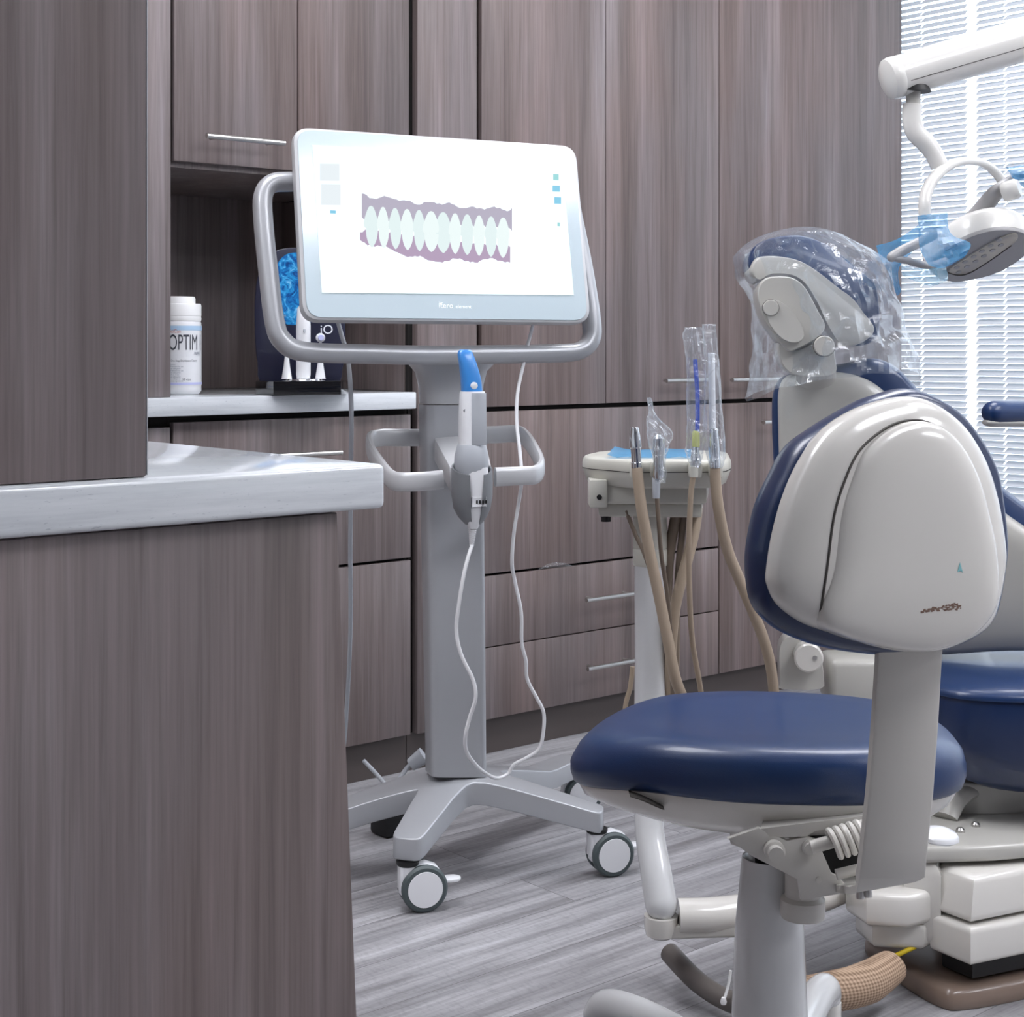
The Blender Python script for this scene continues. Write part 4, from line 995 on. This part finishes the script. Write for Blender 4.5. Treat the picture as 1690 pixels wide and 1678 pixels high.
# hoses hanging under the tray
for pts, r, m, lab in (([(1118, 838, 2.5), (1112, 870, 2.5), (1105, 910, 2.5), (1101, 960, 2.5), (1099, 1040, 2.5), (1098, 1150, 2.5)], .0088, 'hose_dark', 'brown hose hanging under the tray, right beside the pole'),
                       ([(1128, 838, 2.5), (1126, 880, 2.5), (1121, 930, 2.5), (1117, 1000, 2.5), (1116, 1080, 2.5), (1114, 1160, 2.5)], .0058, 'hose_dark', 'thin brown hose hanging under the tray, second from the pole'),
                       ([(1151, 838, 2.5), (1147, 870, 2.49), (1138, 910, 2.48), (1124, 960, 2.47), (1113, 1010, 2.47), (1107, 1080, 2.48), (1103, 1160, 2.5)], .0088, 'hose_tan', 'tan hose hanging under the tray, crossing in front of its neighbours'),
                       ([(1033, 842, 2.46), (1040, 860, 2.46), (1050, 885, 2.455), (1062, 910, 2.45), (1080, 960, 2.44), (1100, 1010, 2.43), (1110, 1100, 2.45)], .0034, 'hose_dark', 'thin dark hose slanting across the unit pole below the tray'),
                       ([(1044, 1100, 2.56), (1040, 1135, 2.56), (1033, 1160, 2.56), (1028, 1200, 2.56)], .004, 'hose_tan', 'thin tan tube end beside the pole just above the stool seat')):
    b = BM(); hose(b, pts, r); obj('hose', b, m, label=lab, cat_='hose', group='hoses hanging below the instrument tray')

# ------------------------------------------------------------ dental chair
chair = thing('dental_chair', 'navy dental treatment chair with grey shell behind the stool, by the window', 'dental chair', C(.85, 2.75, 0))
tB = math.radians(14); nK = C(math.sin(tB)*-1, -math.cos(tB), -.10).normalized()
kc = P(1480, 850, 2.72)
def kp(px, py, off=0): return on_plane(px, py, kc+nK*off, nK)
def kout(l, off, n=4): return [kp(p.x, p.y, off) for p in cat([V((x, y, 0)) for x, y in l], n, True)]
bs = [(1284, 680), (1286, 640), (1300, 620), (1340, 614), (1390, 615), (1430, 626), (1462, 648), (1505, 690), (1560, 745), (1640, 830), (1690, 868), (1750, 905), (1800, 960), (1800, 1030), (1740, 1068), (1640, 1074), (1540, 1080), (1430, 1080), (1350, 1060), (1310, 1000), (1295, 900), (1287, 780)]
bcu = [(1274, 690), (1277, 645), (1292, 622), (1340, 610), (1395, 600), (1440, 592), (1478, 606), (1512, 640), (1565, 695), (1640, 790), (1690, 832), (1760, 880), (1815, 950), (1815, 1030), (1745, 1060), (1640, 1060), (1540, 1060), (1430, 1060), (1345, 1050), (1303, 1000), (1288, 900), (1278, 780)]
o = kout(bcu, -.03); cc = sum(o, V())/len(o)
b = BM(); domed(b, o, cc, nK, [(.6, -.05), (.9, -.045), (.97, -.03), (1, -.01), (1, .005), (.985, .018), (.95, .026)]); obj('backrest_cushion', b, 'vinyl_blue', chair, sharp=70)
o = kout(bs, 0); cc = sum(o, V())/len(o)
b = BM(); domed(b, o, cc, nK, [(.98, -.008), (1, -.003), (1, .002), (.985, .010), (.95, .016), (.85, .022), (.6, .026), (.1, .028)]); obj('backrest_shell', b, 'chair_grey', chair, sharp=70)
# headrest: a set of thick side profiles
HD = 2.66; side = C(.10, 1, 0).normalized()
def prof(l, D, w, name, m, bev=.006, n=3, off=0, parent=chair, taper=1.0):
    pts = [P(p.x, p.y, D) for p in cat([V((x, y, 0)) for x, y in l], n, True)]
    b = BM(); cen_ = sum(pts, V())/len(pts)
    domed(b, pts, cen_, side, [(.96, 0), (.985, .003), (1, .010), (1, w-.012), (.985, w-.004), (.95, w)]); return obj(name, b, m, parent, sharp=60)
hc = [(1236, 440), (1237, 420), (1250, 402), (1279, 391), (1323, 388), (1367, 404), (1403, 431), (1427, 452), (1445, 468), (1451, 495), (1453, 537), (1446, 560), (1420, 571), (1385, 566), (1392, 545), (1400, 520), (1380, 485), (1345, 452), (1310, 432), (1270, 430), (1250, 445)]
head = prof(hc, HD+.035, .24, 'headrest_cushion', 'vinyl_blue')
hs = [(1238, 448), (1245, 428), (1262, 422), (1290, 423), (1323, 431), (1356, 452), (1385, 475), (1409, 493), (1427, 517), (1442, 536), (1443, 548), (1432, 560), (1412, 570), (1392, 571), (1378, 556), (1362, 527), (1349, 498), (1330, 468), (1306, 452), (1270, 450), (1250, 460)]
prof(hs, HD+.012, .22, 'headrest_shell', 'chair_grey')
hb = [(1259, 462), (1275, 456), (1306, 457), (1326, 470), (1340, 492), (1352, 515), (1363, 538), (1352, 556), (1338, 566), (1312, 578), (1299, 578), (1284, 560), (1262, 530), (1252, 500), (1250, 478)]
prof(hb, HD-.03, .15, 'headrest_joint', 'chair_grey')
prof([(1284, 566), (1300, 578), (1322, 576), (1343, 566), (1362, 558), (1375, 562), (1379, 590), (1380, 616), (1350, 622), (1310, 618), (1290, 600)], HD-.012, .12, 'headrest_neck', 'chair_grey')
prof([(1262, 500), (1278, 494), (1300, 505), (1322, 535), (1328, 556), (1314, 566), (1292, 560), (1270, 535)], HD-.042, .05, 'headrest_lever', 'chair_grey')
for px, py, r_ in ((1272, 508, .0135), (1360, 571, .0175)):
    b = BM(); lathe(b, P(px, py, HD-.04), [(r_*.9, -.006), (r_, -.003), (r_, .04)], axis=side, seg=28); k_ = obj('pivot_cap', b, 'chair_grey', chair)
    b = BM(); lathe(b, P(px, py, HD-.04), [(r_*1.05, -.0015), (r_*1.05, .001)], axis=side, seg=28); obj('cap_seam', b, 'line_dark', k_)
b = BM(); tube(b, [P(1345, 600, 2.70), P(1350, 680, 2.75), P(1360, 760, 2.77)], .035, 20, 2, asp=.4, up=nK); obj('headrest_bar', b, 'chair_grey', chair)
# armrest far side
b = BM(); tube(b, [P(1640, 681, 3.15), P(1700, 681, 3.2), P(1800, 684, 3.3)], [.024, .024, .024], 20, 3, asp=1.0, up=UP, round_end=True); arm_ = obj('armrest', b, 'vinyl_blue', chair)
b = BM(); tube(b, [P(1636, 697, 3.15), P(1700, 697, 3.2), P(1800, 700, 3.3)], .018, 16, 3, asp=.5, up=UP, round_end=True); obj('armrest_support', b, 'chair_grey', arm_)
b = BM(); tube(b, [P(1785, 700, 3.28), P(1800, 800, 3.2), P(1810, 950, 3.05), P(1780, 1080, 2.9)], .022, 14, 4); obj('armrest_post', b, 'chair_grey', arm_)
# seat
def rr_ring(cx, D, hw, hd, z, e=5, n=48, dz=None):
    r = []
    for k in range(n):
        a = 2*PI*k/n; ca, sa = math.cos(a), math.sin(a)
        x = math.copysign(abs(ca)**(2/e), ca)*hw; y = math.copysign(abs(sa)**(2/e), sa)*hd
        r.append(C(cx+x, D+y, z+(dz(x, y) if dz else 0)))
    return r
sx0 = (1548-CX)/F*2.5; sw = .34; scx = sx0+sw
b = BM(); loft(b, [rr_ring(scx+.06, 2.76, sw-.10, .17, .286), rr_ring(scx+.03, 2.76, sw-.055, .205, .292), rr_ring(scx+.012, 2.75, sw-.02, .225, .315), rr_ring(scx, 2.75, sw-.006, .24, .37), rr_ring(scx, 2.75, sw, .245, .44), rr_ring(scx, 2.75, sw-.003, .242, .452)])
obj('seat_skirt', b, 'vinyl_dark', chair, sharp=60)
b = BM(); loft(b, [rr_ring(scx, 2.75, sw+.001, .247, .451), rr_ring(scx, 2.75, sw+.002, .248, .456), rr_ring(scx, 2.75, sw-.004, .243, .463), rr_ring(scx, 2.75, sw-.02, .228, .470), rr_ring(scx, 2.75, sw-.07, .18, .479), rr_ring(scx, 2.75, sw-.2, .1, .482)])
obj('seat_cushion', b, 'vinyl_blue', chair, sharp=60)
# hinge left of the stool post
prof([(1287, 1125), (1285, 1085), (1288, 1062), (1300, 1050), (1318, 1052), (1336, 1060), (1356, 1090), (1360, 1120), (1355, 1138), (1290, 1138)], 2.62, .05, 'hinge_arm', 'chair_grey')
b = BM(); lathe(b, P(1334, 1084, 2.60), [(.021, -.012), (.024, -.009), (.024, .04)], axis=side, seg=28); hk = obj('hinge_knob', b, 'ivory', chair)
b = BM(); lathe(b, P(1345, 1085, 2.588), [(.004, -.003), (.004, .01)], axis=side, seg=12); obj('screw', b, 'steel', hk)
b = BM(); obox(b, P(1420, 1118, 2.68), (C(1, 0, 0), C(0, 1, 0), UP), (.062, .05, .040), .012, 3); obj('hinge_cover', b, 'chair_grey', chair)
# armature below: slab, housings
def slab(pts, z0, z1, name, m, bev=.006, parent=chair, seg=3, taper=1.0):
    b = BM(); prism(b, [tz(px, D, z0) for px, D in pts], UP*(z1-z0), bev, seg, taper); return obj(name, b, m, parent)
slab([(1470, 2.50), (1530, 2.45), (1640, 2.46), (1800, 2.50), (1800, 2.85), (1500, 2.85)], .212, .238, 'lift_plate', 'chair_grey', .008)
b = BM(); tube(b, [tz(1560, 2.60, .24), tz(1575, 2.62, .262), tz(1600, 2.64, .275), tz(1625, 2.68, .255)], .022, 14, 4, asp=.6); obj('lift_link', b, 'chair_grey', chair)
b = BM()
for px, D in ((1562, 2.52), (1585, 2.53), (1610, 2.56)): lathe(b, tz(px, D, .238), [(.007, 0), (.007, .004), (.004, .007)], seg=10)
obj('plate_bolts', b, 'steel', chair)
slab([(1525, 2.64), (1620, 2.62), (1800, 2.65), (1800, 2.85), (1530, 2.85)], .236, .29, 'under_seat_frame', 'chair_grey')
slab([(1396, 2.50), (1430, 2.44), (1500, 2.43), (1548, 2.46), (1560, 2.60), (1420, 2.65)], .118, .17, 'link_cover', 'ivory', .010)
slab([(1412, 2.52), (1440, 2.46), (1525, 2.45), (1550, 2.48), (1560, 2.62), (1430, 2.66)], .076, .120, 'link_cover', 'ivory', .012)
slab([(1492, 2.47), (1553, 2.445), (1562, 2.60), (1500, 2.62)], .080, .212, 'link_cover', 'ivory', .020, seg=4)
slab([(1537, 2.455), (1602, 2.395), (1800, 2.50), (1800, 2.80), (1540, 2.78)], .138, .205, 'pump_housing', 'ivory', .012, taper=.90, seg=4)
slab([(1535, 2.455), (1602, 2.39), (1800, 2.49), (1800, 2.80), (1540, 2.78)], .075, .134, 'pump_housing', 'ivory', .010, seg=4)
slab([(1555, 2.48), (1605, 2.43), (1790, 2.52), (1790, 2.78), (1560, 2.76)], .04, .20, 'shadow_core', 'black', .004)  # black slab gives the shadow under and between the housing tiers
b = BM(); pts = cat([tz(px, D, 0) for px, D in ((1430, 2.68), (1450, 2.58), (1500, 2.485), (1552, 2.42), (1590, 2.41), (1690, 2.45), (1800, 2.52), (1800, 2.95), (1500, 2.95))], 4, True)
domed(b, pts, sum(pts, V())/len(pts), UP, [(.99, .0005), (1, .004), (1, .014), (.985, .024), (.95, .031), (.85, .034)]); obj('floor_base', b, 'base_brown', chair, sharp=60)

# umbilical sleeve, yellow cable, zip tie, under-arm tube
b = BM(); tube(b, [tz(1262, 2.36, .050), tz(1310, 2.34, .052), tz(1380, 2.345, .058), tz(1430, 2.37, .060), tz(1470, 2.42, .064)], [.027, .029, .032, .033, .027], 20, 5, asp=.9)
obj('braided_hose', b, 'braid', label='tan braided sleeve lying behind the stool column, in front of the brown chair base', cat_='hose')
b = BM(); tube(b, [tz(1470, 2.45, .066), tz(1515, 2.46, .082), tz(1545, 2.475, .094)], .0038, 10, 4); obj('cable', b, 'yellow', label='short yellow cable between braided sleeve and chair housing', cat_='cable')
b = BM(); tube(b, [tz(1105, 2.52, .047), tz(1150, 2.44, .034), tz(1200, 2.38, .029), tz(1240, 2.35, .033)], .016, 16, 5); obj('hose', b, 'hose_grey', label='dark hose curving along the floor below the unit arm, left of the stool column', cat_='hose')
b = BM(); tube(b, [tz(1206, 2.36, .082), tz(1202, 2.36, .06), tz(1195, 2.355, .040)], .0022, 8, 4); lathe(b, tz(1194, 2.354, .034), [(.004, 0), (.005, .004), (.003, .01)], seg=8)
obj('cable_tie', b, 'soft_white', label='white cable tie tail hanging under the unit arm', cat_='cable tie')

# plastic cover over the headrest
bag = []
rows = [(1290, 1335, 379, 2.80), (1262, 1362, 387, 2.80), (1238, 1392, 399, 2.80), (1222, 1420, 412, 2.80), (1214, 1446, 424, 2.80), (1213, 1462, 438, 2.80), (1217, 1463, 456, 2.80), (1232, 1467, 478, 2.80), (1244, 1474, 500, 2.80), (1246, 1484, 522, 2.80), (1246, 1486, 545, 2.80), (1246, 1494, 568, 2.80), (1243, 1502, 590, 2.79), (1239, 1509, 612, 2.79), (1234, 1512, 636, 2.79)]
fine = cat([V(r[:3]) for r in rows], 4)
for i, rr in enumerate(fine):
    l, r_, y = rr; D = 2.79; n = 96; ring = []; f = i/(len(fine)-1)
    hw = (r_-l)/2; cx = (l+r_)/2; dep = .185*min(1, (i+.6)/7)**.5
    for k in range(n):
        a = 2*PI*k/n; ca, sa = math.cos(a), math.sin(a)
        e1 = noise.noise(V((ca*2.6, sa*2.6, i*.16)))*1.0+noise.noise(V((ca*7, sa*7, i*.22+9)))*.8+abs(noise.noise(V((ca*11, sa*11, i*.1+3))))*.7
        e = .016*e1*(.4+.6*f)
        # hem: higher on the camera side in the middle, low at the left corner
        dy = 0
        if f > .55:
            g = (f-.55)/.45; dy = g*(26*max(-ca, 0)**2-34*max(-sa, 0)**1*(.3+.7*max(ca, 0)+.2) - 6*noise.noise(V((a*3, 0, 0))))
        ring.append(P(cx+hw*ca, y+dy, D)+C(e*ca*.35, dep*sa+e*sa, 0))
    bag.append(ring)
b = BM(); loft(b, bag, True, False); obj('plastic_cover', b, 'clear_film', label='crumpled clear plastic cover pulled over the dental chair headrest', cat_='plastic cover', sharp=20)

# ------------------------------------------------------------ operatory light
LD = 2.72
lamp = thing('operatory_light', 'white dental operatory light on a thick overhead arm in front of the blinds', 'dental light', P(1500, 150, LD))
a0, a1 = P(1472, 130, LD), P(1760, 46, LD+.05); ad = (a1-a0).normalized()
b = BM(); tube(b, [P(1482, 126.5, LD), P(1620, 86, LD+.02), P(1760, 46, LD+.05), P(2200, -80, LD+.1)], [.0365, .0375, .0385, .040], 32, 2, caps=True); armt = obj('overhead_arm', b, 'lamp_white', lamp)
b = BM(); c0 = P(1482, 126.5, LD); lathe(b, c0, [(.0365, .001), (.0372, .002), (.0372, .012), (.035, .019), (.028, .023), (.004, .026)], axis=-ad, seg=32); obj('end_cap', b, 'lamp_white', armt)
on_arm = caster_on(armt); sg = [on_arm(1476+(1760-1476)*k/30, 141+(58-141)*k/30) for k in range(31)]
b = BM(); tube(b, [h for h, n in sg if h], .0007, 6, 1); obj('arm_seam', b, 'line_dark', armt)
sg = [on_arm(1475+6*math.sin(k/14*PI*.5)*0+11*(k/14)**1.5, 100+60*k/14) for k in range(15)]
b = BM(); tube(b, [h for h, n in sg if h], .0007, 6, 1); obj('cap_seam', b, 'line_dark', armt)
b = BM(); lathe(b, P(1507, 172, LD), [(.0125, 0), (.0125, .05)], seg=24); obj('pivot_pin', b, 'chair_grey', lamp)
b = BM(); lathe(b, P(1508, 152, LD), [(.030, 0), (.024, .012)], seg=24); obj('pivot_recess', b, 'black', lamp)
b = BM(); tube(b, [P(1506, 172, LD), P(1505, 195, LD), P(1511, 218, LD), P(1528, 236, LD), P(1540, 252, LD), P(1551, 274, LD)], [.0165, .0165, .0168, .0165, .0155, .0150], 24, 6); obj('down_tube', b, 'lamp_white', lamp)
# yoke
yk = [(1527, 362, 2.68), (1526, 335, 2.68), (1531, 312, 2.69), (1545, 290, 2.70), (1566, 273, 2.72), (1590, 266, 2.75), (1614, 267, 2.79), (1636, 278, 2.83), (1652, 296, 2.86), (1664, 315, 2.86)]
b = BM(); tube(b, [P(*q) for q in yk], [.0115, .0115, .0115, .0115, .011, .009, .009, .009, .009, .009], 18, 6, asp=.8); obj('yoke', b, 'lamp_white', lamp)
# lamp head
lc = P(1618, 378, 2.74)
hx = (P(1690, 322, 2.74)-P(1560, 415, 2.74)).normalized()   # long axis of lens in the picture
nl = C(.10, -.45, -.80).normalized()    # lens faces down and to the camera
hx = (C(.80, .10, .50)); hx = (hx-nl*hx.dot(nl)).normalized(); hy = nl.cross(hx)
def lens_pt(px, py, off): return on_plane(px, py, lc+nl*off, nl)
lo = [(1524, 432), (1540, 424), (1575, 400), (1610, 384), (1645, 376), (1680, 378), (1703, 390), (1700, 408), (1680, 428), (1645, 448), (1600, 460), (1570, 463), (1545, 455)]
lens = [lens_pt(p.x, p.y, 0) for p in cat([V((x, y, 0)) for x, y in lo], 4, True)]; lcc = sum(lens, V())/len(lens)
b = BM(); domed(b, lens, lcc, nl, [(.98, .004), (1, .0), (1.0, -.006), (.99, -.010)]); obj('lens_rim', b, 'lamp_grey', lamp)
lw = [(1562, 448), (1590, 428), (1640, 398), (1672, 386), (1680, 392), (1668, 406), (1630, 432), (1598, 450), (1580, 453)]
b = BM(); li = [lens_pt(p.x, p.y, .006) for p in cat([V((x, y, 0)) for x, y in lw], 4, True)]; domed(b, li, sum(li, V())/len(li), nl, [(1, -.004), (1, .0), (.97, .001)]); lw_ = obj('lens', b, 'lens_cell', lamp)
b = BM(); tube(b, [lens_pt(x, y, .007) for x, y in ((1562, 449), (1580, 454), (1599, 451), (1631, 432), (1669, 405))], .0012, 8, 5); obj('lens_gasket', b, 'line_dark', lw_)
b = BM()
for i in range(6):
    for j in range(2):
        q = lens_pt(1582+i*14+j*3-3, 441-i*9+j*8, .0068); lathe(b, q, [(.0065, -.001), (.005, .0012)], axis=nl, seg=8)
obj('reflector_cells', b, 'lamp_grey', lw_)
# housing: loft upwards from rim
def head_ring(l, D): return [P(p.x, p.y, D) for p in cat([V((x, y, 0)) for x, y in l], 4, True)]
up_n = (UP*.9+C(-.05, .3, 0)).normalized()
b = BM(); loft(b, [[lcc+(p-lcc)*s+up_n*o for p in lens] for s, o in ((1.0, .002), (1.005, .012), (.99, .024), (.95, .036), (.86, .046), (.70, .053), (.45, .058), (.1, .060))]); obj('housing', b, 'lamp_white', lamp, sharp=70)
tn = lcc+up_n*.055
b = BM(); tube(b, [tn+C(-.045, -.01, -.010), tn+C(-.01, 0, .004), P(1640, 322, 2.80), P(1660, 303, 2.80), P(1680, 290, 2.80), P(1700, 284, 2.80)], [.010, .022, .018, .012, .010, .010], 18, 5, asp=.8); obj('head_bracket', b, 'lamp_grey', lamp)
b = BM(); lathe(b, P(1655, 318, 2.78), [(.016, 0), (.018, .003), (.018, .024), (.015, .030)], axis=C(.8, -.5, .25), seg=26); kb = obj('tension_knob', b, 'lamp_white', lamp)
# handle with film
b = BM(); tube(b, [P(1472, 424, 2.66), P(1490, 413, 2.67), P(1515, 401, 2.69), P(1540, 388, 2.70)], [.0085, .009, .009, .009], 16, 4, round_end=True)
obj('grip_handle', b, 'lamp_grey', lamp)
b = BM(); tube(b, [P(1474, 426, 2.66), P(1500, 431, 2.67), P(1532, 438, 2.69), P(1560, 430, 2.72)], [.007, .009, .009, .008], 16, 4, asp=.7); obj('grip_handle', b, 'lamp_grey', lamp)
# blue films
def sheet(grid_px, D, seed, amp=.006, m='blue_film', label='', n=3):
    """grid_px: rows of (px,py,dD) control points"""
    rows = [cat([V(q) for q in r], n+2) for r in grid_px]; cols = list(zip(*rows)); cols = [cat(list(c), n+2) for c in cols]; b = BM(); g = []
    for i, c in enumerate(cols):
        g.append([P(q[0], q[1], D+q[2]+amp*noise.noise(V((i*.45, j*.45, seed)))*1.6) for j, q in enumerate(c)])
    loft(b, g, False, False, closed=False)
    return obj('barrier_film', b, m, label=label, cat_='plastic film', group='blue film pieces wrapped round the dental light', sharp=30)
sheet([[(1514, 356, 0), (1545, 352, -.02), (1564, 350, 0)], [(1516, 375, -.02), (1545, 368, -.06), (1565, 375, -.04)], [(1516, 395, -.02), (1548, 392, -.09), (1575, 390, -.08)], [(1520, 415, -.01), (1550, 422, -.10), (1602, 402, -.105)], [(1533, 438, -.01), (1558, 442, -.10), (1592, 424, -.11)]], 2.68, 1, .008, label='blue film wrapped round the left end of the dental light head')
sheet([[(1446, 405, .03), (1480, 395, .05), (1515, 372, .03)], [(1452, 425, .04), (1490, 418, .06), (1520, 400, .04)], [(1466, 450, .04), (1480, 448, .05), (1484, 440, .05)], [(1480, 488, .04), (1484, 486, .04), (1487, 480, .04)]], 2.70, 3, .004, label='blue film flap hanging from the light handle, in front of the cabinet edge')
sheet([[(1487, 437, .02), (1515, 442, .02), (1560, 438, .02)], [(1490, 455, .02), (1520, 462, .02), (1565, 458, .02)], [(1500, 458, .02), (1535, 472, .02), (1560, 464, .02)]], 2.72, 5, .006, 'blue_film_pale', label='pale blue film hanging below the light handle, in front of the blind')
sheet([[(1660, 276, 0), (1690, 272, 0), (1720, 270, 0)], [(1668, 288, -.02), (1695, 292, -.02), (1725, 295, -.02)], [(1672, 296, 0), (1695, 312, 0), (1720, 325, 0)]], 2.80, 7, .006, label='blue film on the upper right bracket of the dental light')

# ------------------------------------------------------------ world, camera
w = bpy.data.worlds.new('World'); bpy.context.scene.world = w; w.use_nodes = True
nt = w.node_tree; bg = nt.nodes['Background']
bg.inputs['Color'].default_value = (.86, .93, 1, 1); bg.inputs['Strength'].default_value = 3.4
cam = bpy.data.cameras.new('Camera'); co = bpy.data.objects.new('Camera', cam); COL.objects.link(co)
co.location = EYE; co.rotation_euler = (PI/2, 0, -math.atan2(S_, C_))
cam.sensor_fit = 'HORIZONTAL'; cam.sensor_width = 36; cam.lens = 36*F/1690
cam.shift_y = -(839-HY)/1690; cam.shift_x = 0; cam.clip_start = .05
s = bpy.context.scene; s.camera = co
s.view_settings.view_transform = 'Standard'; s.view_settings.look = 'None'; s.view_settings.gamma = 1
s.view_settings.exposure = 0.02; s.view_settings.use_curve_mapping = False
